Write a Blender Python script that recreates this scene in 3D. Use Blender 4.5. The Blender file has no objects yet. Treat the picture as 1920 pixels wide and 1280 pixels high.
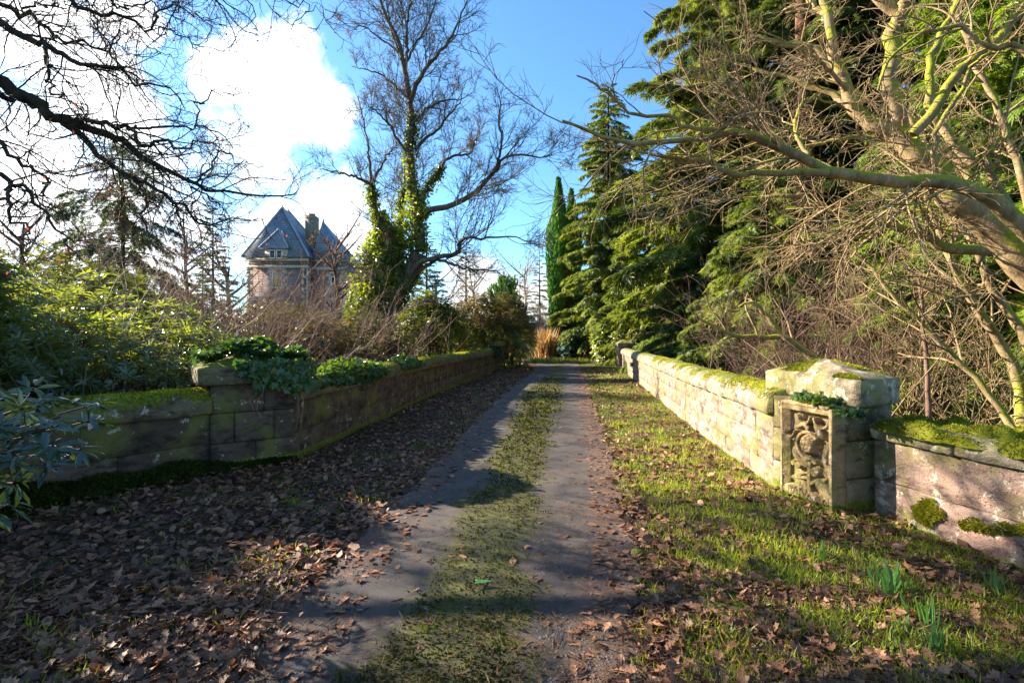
import bpy, math
import numpy as np

C = bpy.context.scene.collection
R = np.random.default_rng(11)

# ------------------------------------------------------------------ camera
FPX, EYE, HOR = 960.0, 1.6, 632.0
cam_d = bpy.data.cameras.new('camera')
cam = bpy.data.objects.new('camera', cam_d)
C.objects.link(cam)
cam.location = (0, 0, EYE)
cam.rotation_euler = (math.radians(90), 0, 0)
cam_d.sensor_width = 36.0
cam_d.lens = 18.0
cam_d.shift_y = -(640 - HOR) / 1920.0
cam_d.clip_start = 0.05
cam_d.clip_end = 2000
bpy.context.scene.camera = cam

# ------------------------------------------------------------------ sun and exposure
SUN_AZ = np.array([-0.93, 0.37]); SUN_AZ /= np.linalg.norm(SUN_AZ)
SUN_EL = math.radians(24.5)
SUN = np.array([SUN_AZ[0] * math.cos(SUN_EL), SUN_AZ[1] * math.cos(SUN_EL), math.sin(SUN_EL)])
sd = bpy.data.lights.new('sun', 'SUN')
sd.energy = 5.0
sd.angle = math.radians(0.5)
sd.color = (1.0, 0.89, 0.72)
so = bpy.data.objects.new('sun', sd)
C.objects.link(so)
so.location = (-20, 8, 15)
from mathutils import Vector
so.rotation_euler = Vector(SUN).to_track_quat('Z', 'Y').to_euler()
vs = bpy.context.scene.view_settings
vs.view_transform = 'Standard'
vs.look = 'None'
vs.gamma = 1
vs.use_curve_mapping = False
vs.exposure = 2.25
bpy.context.scene.cycles.max_bounces = 6
bpy.context.scene.cycles.diffuse_bounces = 3
bpy.context.scene.cycles.glossy_bounces = 2
bpy.context.scene.cycles.transmission_bounces = 4
bpy.context.scene.cycles.transparent_max_bounces = 4
bpy.context.scene.cycles.sample_clamp_indirect = 6.0


# ------------------------------------------------------------------ node helper
class NT:
    def __init__(s, tree):
        s.t = tree
        s.t.nodes.clear()

    def n(s, typ, ins=None, **props):
        nd = s.t.nodes.new(typ)
        for k, v in props.items():
            setattr(nd, k, v)
        for k, v in (ins or {}).items():
            sock = nd.inputs[k]
            if isinstance(v, bpy.types.NodeSocket):
                s.t.links.new(v, sock)
            else:
                sock.default_value = v
        return nd

    def math(s, op, a, b=0.0, clamp=False):
        return s.n('ShaderNodeMath', {0: a, 1: b}, operation=op, use_clamp=clamp).outputs[0]

    def vmath(s, op, a, b=(0, 0, 0)):
        nd = s.n('ShaderNodeVectorMath', {0: a, 1: b}, operation=op)
        return nd.outputs['Value'] if op in ('DOT_PRODUCT', 'LENGTH') else nd.outputs[0]

    def noise(s, vec, scale, detail=4, rough=0.55, dist=0.0):
        return s.n('ShaderNodeTexNoise', {'Vector': vec, 'Scale': scale, 'Detail': detail, 'Roughness': rough, 'Distortion': dist}).outputs['Fac']

    def ramp(s, fac, stops, interp='LINEAR'):
        nd = s.n('ShaderNodeValToRGB', {'Fac': fac})
        cr = nd.color_ramp
        cr.interpolation = interp
        while len(cr.elements) < len(stops):
            cr.elements.new(0.5)
        for e, (p, c) in zip(cr.elements, stops):
            e.position = p
            e.color = (*c, 1) if len(c) == 3 else c
        return nd.outputs['Color']

    def step(s, fac, lo, hi):
        return s.n('ShaderNodeMapRange', {'Value': fac, 'From Min': lo, 'From Max': hi}, interpolation_type='SMOOTHSTEP').outputs[0]

    def mix(s, fac, a, b, blend='MIX'):
        nd = s.n('ShaderNodeMix', None, data_type='RGBA', blend_type=blend)
        for k, v in ((0, fac), (6, a), (7, b)):
            if isinstance(v, bpy.types.NodeSocket):
                s.t.links.new(v, nd.inputs[k])
            else:
                nd.inputs[k].default_value = v if k == 0 else ((*v, 1) if len(v) == 3 else v)
        return nd.outputs[2]

    def out(s, surf, kind='ShaderNodeOutputMaterial'):
        s.n(kind, {'Surface': surf})


# ------------------------------------------------------------------ world: sky with clouds
world = bpy.data.worlds.new('World')
bpy.context.scene.world = world
world.use_nodes = True
w = NT(world.node_tree)
sky = w.n('ShaderNodeTexSky', None, sky_type='NISHITA', sun_disc=False, sun_elevation=SUN_EL,
          sun_rotation=math.atan2(SUN[0], SUN[1]), altitude=50, air_density=1.0, dust_density=0.6, ozone_density=2.5)
skyc = w.mix(1.0, sky.outputs[0], (0.62, 0.92, 1.10), 'MULTIPLY')
tc = w.n('ShaderNodeTexCoord').outputs['Generated']
vn = w.vmath('NORMALIZE', tc)
nz1 = w.n('ShaderNodeTexNoise', {'Vector': vn, 'Scale': 5.0, 'Detail': 8, 'Roughness': 0.6}).outputs['Fac']
nz2 = w.n('ShaderNodeTexNoise', {'Vector': vn, 'Scale': 2.2, 'Detail': 6, 'Roughness': 0.6}).outputs['Fac']


def pdir(px, py):
    v = np.array([(px - 960) / FPX, 1.0, -(py - HOR) / FPX])
    return v / np.linalg.norm(v)


cur = None
for px, py, rr in ((535, 195, 120), (605, 215, 75), (470, 310, 140), (560, 430, 160), (270, 450, 230), (50, 350, 200), (415, 150, 70), (60, 60, 110), (210, 190, 120), 
                   (250, 40, 60), (-300, 350, 420), (-900, 200, 500), (880, 560, 80), (1010, 560, 60)):
    c0 = pdir(px, py)
    c1 = pdir(px + rr, py)
    cs = float(np.dot(c0, c1))
    d = w.vmath('DOT_PRODUCT', vn, tuple(c0))
    v = w.math('DIVIDE', w.math('SUBTRACT', d, cs), 1 - cs)
    cur = v if cur is None else w.math('MAXIMUM', cur, v)
cur = w.math('MAXIMUM', cur, -1.6)
nz3 = w.n('ShaderNodeTexNoise', {'Vector': vn, 'Scale': 11.0, 'Detail': 8, 'Roughness': 0.65, 'Distortion': 0.6}).outputs['Fac']
edge = w.math('ADD', w.math('MULTIPLY', w.math('SUBTRACT', nz1, 0.52), 4.2), w.math('MULTIPLY', w.math('SUBTRACT', nz3, 0.5), 2.6))
cm = w.step(w.math('ADD', cur, edge), -0.30, 0.85)
back = w.step(w.vmath('DOT_PRODUCT', vn, (-0.7, -0.7, 0.0)), 0.1, 0.6)
cb = w.math('MULTIPLY', w.step(nz2, 0.52, 0.66), w.math('MULTIPLY', back, 0.8))
cmask = w.math('MAXIMUM', cm, cb)
nearsun = w.math('POWER', w.math('MAXIMUM', w.vmath('DOT_PRODUCT', vn, tuple(SUN)), 0.0), 3.0)
cstr = w.math('ADD', w.math('MULTIPLY', nz3, 0.24), w.math('ADD', 0.15, w.math('MULTIPLY', nearsun, 0.35)))
bg1 = w.n('ShaderNodeBackground', {'Color': skyc, 'Strength': 0.068}).outputs[0]
bg2 = w.n('ShaderNodeBackground', {'Color': (0.97, 0.98, 1.0, 1), 'Strength': cstr}).outputs[0]
mx = w.n('ShaderNodeMixShader', {0: cmask, 1: bg1, 2: bg2}).outputs[0]
w.out(mx, 'ShaderNodeOutputWorld')

# ------------------------------------------------------------------ materials
MAT = {}


def new_mat(name):
    m = bpy.data.materials.new(name)
    m.use_nodes = True
    MAT[name] = m
    return NT(m.node_tree)


def finish(t, col, rough=0.8, bump=None, bstr=0.4, bdist=0.02, spec=0.3, trans=None, tfac=0.35):
    ins = {'Base Color': col, 'Roughness': rough, 'Specular IOR Level': spec}
    if bump is not None:
        ins['Normal'] = t.n('ShaderNodeBump', {'Height': bump, 'Strength': bstr, 'Distance': bdist}).outputs[0]
    b = t.n('ShaderNodeBsdfPrincipled', ins).outputs[0]
    if trans is not None:
        tr = t.n('ShaderNodeBsdfTranslucent', {'Color': trans}).outputs[0]
        b = t.n('ShaderNodeMixShader', {0: tfac, 1: b, 2: tr}).outputs[0]
    t.out(b)


def stone_mat(name, cols, moss=0.5, lichen=0.5, pit=1.0, low_moss=0.0):
    t = new_mat(name)
    g = t.n('ShaderNodeNewGeometry')
    P = g.outputs['Position']
    orand = t.n('ShaderNodeObjectInfo').outputs['Random']
    strat = t.n('ShaderNodeMapping', {'Vector': P, 'Scale': (1.5, 1.5, 3.0)}).outputs[0]
    n1 = t.noise(strat, 1.6, 5, 0.6, 0.6)
    f = t.math('ADD', t.math('MULTIPLY', n1, 0.9), t.math('MULTIPLY', orand, 0.22))
    col = t.ramp(f, [(0.25, cols[0]), (0.5, cols[1]), (0.72, cols[2]), (0.9, cols[3])])
    fine = t.noise(P, 90, 3, 0.7)
    col = t.mix(0.55, col, t.ramp(fine, [(0.3, (0.55, 0.5, 0.45)), (0.65, (1.25, 1.2, 1.15))]), 'MULTIPLY')
    stain = t.noise(strat, 3.0, 6, 0.7, 0.35)
    col = t.mix(t.math('MULTIPLY', t.step(stain, 0.47, 0.64), 0.85), col, tuple(v * 0.5 for v in cols[0]))
    alg = t.noise(P, 2.3, 5, 0.6, 0.4)
    col = t.mix(t.math('MULTIPLY', t.step(alg, 0.48, 0.66), 0.75), col, (0.16, 0.15, 0.035))
    l1 = t.noise(P, 8.0, 3, 0.55, 0.5)
    l2 = t.noise(P, 45.0, 3, 0.6)
    lm = t.step(t.math('ADD', l1, t.math('MULTIPLY', l2, 0.35)), 0.80 - 0.1 * lichen, 0.86 - 0.1 * lichen)
    col = t.mix(t.math('MULTIPLY', lm, 0.8), col, (0.44, 0.40, 0.30))
    pits = t.n('ShaderNodeTexVoronoi', {'Vector': P, 'Scale': 38.0, 'Randomness': 1.0}).outputs['Distance']
    pm = t.math('MULTIPLY', t.step(pits, 0.26, 0.12), t.step(t.noise(P, 7, 2), 0.5, 0.6))
    col = t.mix(t.math('MULTIPLY', pm, 0.7 * pit), col, (0.07, 0.05, 0.035))
    nz = t.n('ShaderNodeSeparateXYZ', {0: g.outputs['Normal']}).outputs[2]
    pz = t.n('ShaderNodeSeparateXYZ', {0: P}).outputs[2]
    mn = t.noise(P, 5.0, 6, 0.65)
    mf = t.step(t.math('ADD', t.math('MULTIPLY', nz, 0.42), mn), 1.12 - 0.42 * moss, 1.24 - 0.42 * moss)
    if low_moss > 0:
        lw = t.math('ADD', t.step(pz, low_moss, 0.02), mn)
        mf = t.math('MAXIMUM', mf, t.step(lw, 1.02, 1.2))
    mcol = t.ramp(t.noise(P, 30, 4, 0.7), [(0.3, (0.035, 0.05, 0.008)), (0.55, (0.14, 0.16, 0.018)), (0.75, (0.30, 0.28, 0.03))])
    col = t.mix(mf, col, mcol)
    h = t.math('ADD', t.math('MULTIPLY', fine, 0.25), t.math('ADD', t.math('MULTIPLY', stain, 1.2), t.math('MULTIPLY', t.noise(P, 22, 5, 0.7), 0.8)))
    h = t.math('SUBTRACT', h, t.math('MULTIPLY', pm, 0.8))
    h = t.math('ADD', h, t.math('MULTIPLY', mf, t.noise(P, 70, 3, 0.7)))
    finish(t, col, 0.9, h, 0.7, 0.03, 0.2)


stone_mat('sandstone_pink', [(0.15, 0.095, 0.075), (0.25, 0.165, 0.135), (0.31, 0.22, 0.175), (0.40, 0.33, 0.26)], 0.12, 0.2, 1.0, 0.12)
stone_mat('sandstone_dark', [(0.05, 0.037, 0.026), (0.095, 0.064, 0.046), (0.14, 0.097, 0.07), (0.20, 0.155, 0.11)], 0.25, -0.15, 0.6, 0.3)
stone_mat('coping_stone', [(0.12, 0.095, 0.07), (0.21, 0.175, 0.13), (0.28, 0.25, 0.195), (0.34, 0.32, 0.27)], 0.75, 0.4, 0.8)
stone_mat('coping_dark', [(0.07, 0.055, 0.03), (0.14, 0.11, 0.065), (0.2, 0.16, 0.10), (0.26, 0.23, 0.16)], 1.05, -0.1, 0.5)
stone_mat('cap_stone', [(0.16, 0.125, 0.08), (0.25, 0.205, 0.14), (0.32, 0.28, 0.21), (0.38, 0.35, 0.29)], 0.34, 0.5, 0.9)
stone_mat('shade_toned_pier_stone', [(0.07, 0.055, 0.03), (0.15, 0.12, 0.07), (0.22, 0.18, 0.11), (0.30, 0.25, 0.16)], 0.35, -0.1, 0.5, 0.3)  # tones darkened to put the near face's shade into the colour, plus moss
stone_mat('carved_stone', [(0.17, 0.115, 0.05), (0.27, 0.19, 0.09), (0.33, 0.245, 0.135), (0.38, 0.31, 0.20)], 0.12, -0.1, 0.4, 0.22)


def leaf_mat(name, stops, rough=0.45, tcol=None, tfac=0.35, spec=0.4, nscale=0.6, wob=0.5):
    t = new_mat(name)
    g = t.n('ShaderNodeNewGeometry')
    ri = g.outputs['Random Per Island']
    orand = t.n('ShaderNodeObjectInfo').outputs['Random']
    nn = t.noise(g.outputs['Position'], nscale, 3)
    f = t.math('ADD', t.math('MULTIPLY', ri, 0.6), t.math('MULTIPLY', orand, 0.4))
    f = t.math('FRACT', t.math('ADD', f, 0.0))
    f = t.math('ADD', t.math('MULTIPLY', f, 1 - wob), t.math('MULTIPLY', t.step(nn, 0.3, 0.7), wob))
    col = t.ramp(f, stops)
    tc2 = t.mix(1.0, col, tcol or (1.6, 1.7, 0.7), 'MULTIPLY')
    finish(t, col, rough, None, spec=spec, trans=tc2, tfac=tfac)


leaf_mat('rhododendron_leaf', [(0.0, (0.04, 0.06, 0.02)), (0.4, (0.085, 0.12, 0.03)), (0.8, (0.17, 0.20, 0.04)), (1.0, (0.30, 0.31, 0.08))], 0.33, tfac=0.5, spec=1.3, tcol=(2.4, 2.1, 0.8))
leaf_mat('dark_glossy_leaf', [(0.0, (0.012, 0.026, 0.012)), (0.5, (0.025, 0.05, 0.02)), (1.0, (0.06, 0.10, 0.03))], 0.25, tfac=0.2, spec=0.9, tcol=(2.4, 2.1, 0.8))
leaf_mat('olive_leaf', [(0.0, (0.03, 0.045, 0.012)), (0.5, (0.09, 0.11, 0.02)), (0.85, (0.17, 0.17, 0.03)), (1.0, (0.22, 0.15, 0.04))], 0.45, tfac=0.35, tcol=(2.2, 2.0, 0.5))
leaf_mat('brown_green_leaf', [(0.0, (0.03, 0.04, 0.014)), (0.4, (0.08, 0.075, 0.025)), (0.7, (0.17, 0.11, 0.035)), (1.0, (0.23, 0.11, 0.04))], 0.5, tfac=0.3)
leaf_mat('blue_green_leaf', [(0.0, (0.03, 0.06, 0.045)), (0.6, (0.07, 0.13, 0.09)), (1.0, (0.14, 0.22, 0.15))], 0.5, tfac=0.2)
leaf_mat('ivy_leaf', [(0.0, (0.015, 0.035, 0.014)), (0.5, (0.03, 0.07, 0.02)), (0.85, (0.08, 0.13, 0.025)), (1.0, (0.17, 0.21, 0.04))], 0.3, tfac=0.35, spec=0.5, tcol=(2.6, 2.4, 0.4))
leaf_mat('tree_ivy', [(0.0, (0.025, 0.04, 0.010)), (0.4, (0.07, 0.10, 0.018)), (0.85, (0.17, 0.21, 0.03)), (1.0, (0.3, 0.32, 0.05))], 0.4, tfac=0.45, spec=0.5, tcol=(2.6, 2.4, 0.4))
leaf_mat('fir_needles', [(0.0, (0.045, 0.065, 0.016)), (0.5, (0.12, 0.155, 0.028)), (0.8, (0.21, 0.24, 0.045)), (1.0, (0.30, 0.30, 0.08))], 0.5, tfac=0.3, spec=0.3, nscale=0.9, tcol=(1.9, 1.9, 0.5))
leaf_mat('dark_needles', [(0.0, (0.025, 0.045, 0.014)), (0.5, (0.07, 0.105, 0.025)), (1.0, (0.16, 0.19, 0.04))], 0.5, tfac=0.25, spec=0.3, nscale=0.9)
leaf_mat('thuja_needles', [(0.0, (0.04, 0.075, 0.012)), (0.45, (0.10, 0.16, 0.018)), (0.8, (0.18, 0.24, 0.025)), (1.0, (0.26, 0.30, 0.04))], 0.45, tfac=0.35, spec=0.3, tcol=(2.0, 2.0, 0.4))
leaf_mat('cypress_needles', [(0.0, (0.03, 0.085, 0.016)), (0.5, (0.07, 0.18, 0.025)), (1.0, (0.14, 0.28, 0.035))], 0.5, tfac=0.25, spec=0.3)
leaf_mat('dead_foliage', [(0.0, (0.06, 0.03, 0.015)), (0.5, (0.14, 0.075, 0.035)), (1.0, (0.25, 0.15, 0.07))], 0.7, tfac=0.2, tcol=(1.3, 1.2, 0.9))
leaf_mat('distant_needles', [(0.0, (0.04, 0.065, 0.045)), (0.5, (0.08, 0.115, 0.07)), (1.0, (0.13, 0.17, 0.10))], 0.6, tfac=0.2)
leaf_mat('red_leaf', [(0.0, (0.10, 0.03, 0.015)), (0.6, (0.26, 0.07, 0.025)), (1.0, (0.36, 0.14, 0.04))], 0.6, tfac=0.5, tcol=(2.0, 1.2, 0.8))
leaf_mat('fallen_leaf', [(0.0, (0.025, 0.013, 0.009)), (0.3, (0.07, 0.032, 0.018)), (0.55, (0.20, 0.09, 0.045)), (0.8, (0.40, 0.21, 0.115)), (0.95, (0.58, 0.40, 0.26)), (1.0, (0.30, 0.24, 0.08))], 0.62, tfac=0.15, tcol=(1.5, 1.1, 0.7), wob=0.15, nscale=3)
leaf_mat('grass_blade', [(0.0, (0.08, 0.11, 0.012)), (0.5, (0.19, 0.23, 0.025)), (0.8, (0.34, 0.34, 0.05)), (1.0, (0.50, 0.42, 0.20))], 0.5, tfac=0.4, tcol=(2.0, 1.9, 0.5), wob=0.35)
leaf_mat('dry_grass', [(0.0, (0.16, 0.09, 0.04)), (0.5, (0.32, 0.19, 0.08)), (1.0, (0.46, 0.33, 0.17))], 0.6, tfac=0.35, tcol=(1.5, 1.3, 0.8))
leaf_mat('daffodil_leaf', [(0.0, (0.04, 0.10, 0.03)), (0.5, (0.08, 0.18, 0.05)), (1.0, (0.17, 0.27, 0.06))], 0.4, tfac=0.35, tcol=(1.6, 1.8, 0.7))
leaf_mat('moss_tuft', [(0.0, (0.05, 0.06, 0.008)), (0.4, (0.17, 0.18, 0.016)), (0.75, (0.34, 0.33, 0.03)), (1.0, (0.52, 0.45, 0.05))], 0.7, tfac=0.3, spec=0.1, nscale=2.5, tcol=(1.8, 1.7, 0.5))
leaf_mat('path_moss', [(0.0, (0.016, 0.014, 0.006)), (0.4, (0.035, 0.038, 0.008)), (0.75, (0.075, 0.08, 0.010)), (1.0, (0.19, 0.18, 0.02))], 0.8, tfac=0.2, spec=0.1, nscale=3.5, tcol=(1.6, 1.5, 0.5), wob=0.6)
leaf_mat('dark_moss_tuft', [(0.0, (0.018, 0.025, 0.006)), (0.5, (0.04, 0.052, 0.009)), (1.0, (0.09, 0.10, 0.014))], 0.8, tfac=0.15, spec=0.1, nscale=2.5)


def bark_mat(name, c0, c1, c2, moss=0.0, mosscol=(0.20, 0.22, 0.02), scale=7.0):
    t = new_mat(name)
    g = t.n('ShaderNodeNewGeometry')
    P = g.outputs['Position']
    st = t.n('ShaderNodeMapping', {'Vector': P, 'Scale': (1.6, 1.6, 0.6)}).outputs[0]
    n1 = t.noise(st, scale, 6, 0.7, 0.3)
    n2 = t.noise(P, 50, 3, 0.7)
    col = t.ramp(n1, [(0.3, c0), (0.5, c1), (0.7, c2)])
    col = t.mix(0.5, col, t.ramp(n2, [(0.3, (0.6, 0.6, 0.6)), (0.7, (1.2, 1.2, 1.2))]), 'MULTIPLY')
    if moss > 0:
        nz = t.n('ShaderNodeSeparateXYZ', {0: g.outputs['Normal']}).outputs[2]
        mf = t.step(t.math('ADD', t.math('MULTIPLY', nz, 0.3), t.noise(P, 3.5, 6, 0.7)), 0.78 - 0.32 * moss, 0.90 - 0.32 * moss)
        mc = t.mix(t.noise(P, 40, 3, 0.7), (0.05, 0.06, 0.01), mosscol)
        col = t.mix(mf, col, mc)
    finish(t, col, 0.9, t.math('ADD', n1, t.math('MULTIPLY', n2, 0.4)), 0.6, 0.02, 0.2)


bark_mat('oak_bark', (0.018, 0.014, 0.010), (0.04, 0.032, 0.024), (0.075, 0.06, 0.045), 0.25, (0.12, 0.12, 0.02))
bark_mat('tree_bark', (0.04, 0.032, 0.024), (0.10, 0.08, 0.06), (0.17, 0.14, 0.10), 0.25, (0.2, 0.2, 0.04), 4.0)
bark_mat('tan_bark', (0.10, 0.07, 0.035), (0.24, 0.165, 0.085), (0.40, 0.29, 0.16), 1.0, (0.36, 0.36, 0.03), 5.0)
bark_mat('twig_tan', (0.09, 0.06, 0.03), (0.23, 0.155, 0.08), (0.40, 0.29, 0.16), 0.2, (0.25, 0.26, 0.02), 3.0)
bark_mat('twig_brown', (0.07, 0.04, 0.03), (0.15, 0.09, 0.065), (0.24, 0.16, 0.12), 0, scale=2.0)
bark_mat('twig_pale', (0.20, 0.15, 0.12), (0.32, 0.25, 0.19), (0.42, 0.34, 0.27), 0, scale=2.0)
bark_mat('dark_stem', (0.02, 0.015, 0.01), (0.045, 0.032, 0.022), (0.08, 0.055, 0.04), 0, scale=4.0)
bark_mat('red_bark', (0.08, 0.035, 0.022), (0.17, 0.08, 0.05), (0.25, 0.13, 0.085), 0, scale=4.0)

# ground
t = new_mat('leaf_mould')
P = t.n('ShaderNodeNewGeometry').outputs['Position']
vv = t.n('ShaderNodeTexVoronoi', {'Vector': P, 'Scale': 26.0, 'Randomness': 1.0})
cell = t.n('ShaderNodeSeparateColor', {0: vv.outputs['Color']}).outputs[0]
col = t.ramp(cell, [(0.0, (0.03, 0.017, 0.012)), (0.4, (0.075, 0.042, 0.026)), (0.75, (0.13, 0.08, 0.05)), (1.0, (0.19, 0.125, 0.085))])
col = t.mix(0.6, col, t.ramp(t.noise(P, 60, 4, 0.7), [(0.3, (0.4, 0.4, 0.4)), (0.7, (1.2, 1.2, 1.2))]), 'MULTIPLY')
gx = t.n('ShaderNodeSeparateXYZ', {0: P}).outputs
gm = t.step(t.math('ADD', t.noise(P, 1.3, 5, 0.65), t.math('MULTIPLY', t.step(gx[0], 0.0, 2.0), 0.10)), 0.52, 0.66)
col = t.mix(gm, col, t.ramp(t.noise(P, 35, 4, 0.7), [(0.35, (0.03, 0.045, 0.01)), (0.65, (0.10, 0.13, 0.02))]))
finish(t, col, 0.9, t.math('ADD', vv.outputs['Distance'], t.noise(P, 45, 4, 0.7)), 0.9, 0.03, 0.15)

t = new_mat('driveway_tarmac')
P = t.n('ShaderNodeNewGeometry').outputs['Position']
fine = t.noise(P, 85, 5, 0.85)
big = t.noise(P, 1.4, 6, 0.62, 0.4)
col = t.ramp(big, [(0.3, (0.03, 0.026, 0.026)), (0.5, (0.055, 0.047, 0.045)), (0.7, (0.12, 0.10, 0.088))])
col = t.mix(0.6, col, t.ramp(fine, [(0.3, (0.3, 0.3, 0.3)), (0.5, (0.8, 0.8, 0.8)), (0.72, (1.7, 1.65, 1.6))]), 'MULTIPLY')
dirt = t.step(t.noise(P, 4.5, 6, 0.75, 0.5), 0.47, 0.62)
col = t.mix(t.math('MULTIPLY', dirt, 0.6), col, (0.07, 0.045, 0.03))
alg = t.step(t.noise(P, 2.1, 5, 0.7), 0.58, 0.72)
col = t.mix(t.math('MULTIPLY', alg, 0.45), col, (0.05, 0.06, 0.018))
needles = t.step(t.noise(t.n('ShaderNodeMapping', {'Vector': P, 'Scale': (14, 3, 3), 'Rotation': (0, 0, 0.7)}).outputs[0], 7, 4, 0.8), 0.60, 0.64)
col = t.mix(t.math('MULTIPLY', needles, 0.5), col, (0.14, 0.075, 0.045))
wet = t.step(big, 0.35, 0.55)
an = t.noise(P, 11, 6, 0.8)
ad = t.math('ADD', t.n('ShaderNodeAttribute', None, attribute_name='dirt').outputs['Fac'], t.math('MULTIPLY', t.math('SUBTRACT', an, 0.5), 2.2))
col = t.mix(t.step(ad, 0.1, 0.9), col, t.ramp(t.noise(P, 50, 4, 0.8), [(0.35, (0.04, 0.024, 0.017)), (0.65, (0.17, 0.10, 0.068))]))
am = t.math('ADD', t.n('ShaderNodeAttribute', None, attribute_name='moss').outputs['Fac'], t.math('MULTIPLY', t.math('SUBTRACT', an, 0.5), 3.0))
n7 = t.noise(P, 75, 4, 0.8)
mcol = t.ramp(t.math('ADD', t.math('MULTIPLY', t.noise(P, 6, 5, 0.7), 0.6), t.math('MULTIPLY', n7, 0.4)), [(0.36, (0.03, 0.022, 0.013)), (0.47, (0.036, 0.034, 0.010)), (0.56, (0.065, 0.065, 0.012)), (0.68, (0.13, 0.12, 0.02))])
col = t.mix(t.step(am, -0.05, 0.45), col, mcol)
finish(t, col, t.math('ADD', 0.55, t.math('MULTIPLY', wet, 0.3)), t.math('ADD', fine, big), 0.5, 0.012, 0.35)

t = new_mat('house_sandstone')
g = t.n('ShaderNodeNewGeometry')
P = g.outputs['Position']
xz = t.n('ShaderNodeSeparateXYZ', {0: P}).outputs
vec = t.n('ShaderNodeCombineXYZ', {0: t.math('ADD', xz[0], xz[1]), 1: xz[2], 2: 0.0}).outputs[0]
bt = t.n('ShaderNodeTexBrick', {'Vector': vec, 'Color1': (0.19, 0.125, 0.105, 1), 'Color2': (0.27, 0.19, 0.16, 1), 'Mortar': (0.12, 0.08, 0.07, 1),
                                'Scale': 1.0, 'Mortar Size': 0.02, 'Brick Width': 0.8, 'Row Height': 0.3})
col = t.mix(0.5, bt.outputs[0], t.ramp(t.noise(P, 1.3, 6, 0.7), [(0.3, (0.6, 0.6, 0.6)), (0.7, (1.2, 1.2, 1.2))]), 'MULTIPLY')
finish(t, col, 0.9, bt.outputs['Fac'], 0.4, -0.03, 0.2)
t = new_mat('pale_dressing')
P = t.n('ShaderNodeNewGeometry').outputs['Position']
finish(t, t.ramp(t.noise(P, 2.5, 6, 0.7), [(0.3, (0.30, 0.26, 0.19)), (0.7, (0.52, 0.47, 0.37))]), 0.9, spec=0.2)
t = new_mat('blue_slate')
P = t.n('ShaderNodeNewGeometry').outputs['Position']
xz = t.n('ShaderNodeSeparateXYZ', {0: P}).outputs
vec = t.n('ShaderNodeCombineXYZ', {0: t.math('ADD', xz[0], xz[1]), 1: xz[2], 2: 0.0}).outputs[0]
bt = t.n('ShaderNodeTexBrick', {'Vector': vec, 'Color1': (0.12, 0.155, 0.20, 1), 'Color2': (0.17, 0.215, 0.27, 1), 'Mortar': (0.06, 0.075, 0.09, 1),
                                'Scale': 1.0, 'Mortar Size': 0.02, 'Brick Width': 0.5, 'Row Height': 0.28})
col = t.mix(0.6, bt.outputs[0], t.ramp(t.noise(P, 1.0, 6, 0.7), [(0.3, (0.7, 0.7, 0.65)), (0.7, (1.3, 1.25, 1.2))]), 'MULTIPLY')
finish(t, col, 0.5, spec=0.4)


def plain(name, c, rough=0.7, spec=0.3):
    t = new_mat(name)
    P = t.n('ShaderNodeNewGeometry').outputs['Position']
    f = t.noise(P, 6, 4, 0.7)
    finish(t, t.mix(f, tuple(x * 0.75 for x in c), tuple(x * 1.2 for x in c)), rough, spec=spec)


leaf_mat('gravel_stone', [(0.0, (0.05, 0.04, 0.035)), (0.5, (0.13, 0.11, 0.10)), (1.0, (0.30, 0.27, 0.24))], 0.9, tfac=0.0, spec=0.1)
plain('lead_ridge', (0.22, 0.26, 0.30), 0.5)
plain('white_paint', (0.7, 0.7, 0.68), 0.5)
plain('window_glass', (0.03, 0.04, 0.045), 0.08, 0.8)
plain('plywood', (0.50, 0.34, 0.16), 0.8)
plain('dark_metal', (0.04, 0.045, 0.05), 0.5)
plain('green_frond', (0.06, 0.22, 0.06), 0.5)
plain('yellow_leaf', (0.6, 0.5, 0.03), 0.5)
plain('rubble_core', (0.035, 0.025, 0.018), 0.95)


# ------------------------------------------------------------------ object helpers
ORG = {}


def tag(o, label=None, cat=None, group=None, kind=None):
    for k, v in (('label', label), ('category', cat), ('group', group), ('kind', kind)):
        if v:
            o[k] = v
    return o


def thing(name, label, cat, loc, group=None):
    o = bpy.data.objects.new(name, None)
    o.empty_display_size = 0.2
    o.location = tuple(float(x) for x in loc)
    C.objects.link(o)
    ORG[o.name] = np.array(loc, float)
    return tag(o, label, cat, group)


def make_mesh(name, V, Fs, mats, mi=None, smooth=False):
    """V (n,3); Fs list of int arrays (m,k)."""
    me = bpy.data.meshes.new(name)
    V = np.asarray(V, np.float32)
    Fs = [np.atleast_2d(np.asarray(f, np.int32)) for f in (Fs if isinstance(Fs, list) else [Fs]) if len(f)]
    me.vertices.add(len(V))
    me.vertices.foreach_set('co', V.ravel())
    nl = sum(f.size for f in Fs)
    npoly = sum(len(f) for f in Fs)
    me.loops.add(nl)
    me.polygons.add(npoly)
    me.loops.foreach_set('vertex_index', np.concatenate([f.ravel() for f in Fs]))
    tot = np.concatenate([np.full(len(f), f.shape[1], np.int32) for f in Fs])
    st = np.concatenate([[0], np.cumsum(tot)[:-1]]).astype(np.int32)
    me.polygons.foreach_set('loop_start', st)
    me.polygons.foreach_set('loop_total', tot)
    if smooth:
        me.polygons.foreach_set('use_smooth', np.ones(npoly, bool))
    for m in (mats if isinstance(mats, (list, tuple)) else [mats]):
        me.materials.append(MAT[m])
    if mi is not None:
        me.polygons.foreach_set('material_index', mi.astype(np.int32))
    me.update(calc_edges=True)
    return me


def link(name, me, parent=None, org=None):
    o = bpy.data.objects.new(name, me)
    C.objects.link(o)
    ORG[o.name] = np.zeros(3) if org is None else org
    if parent is not None:
        o.parent = parent
    return o


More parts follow.
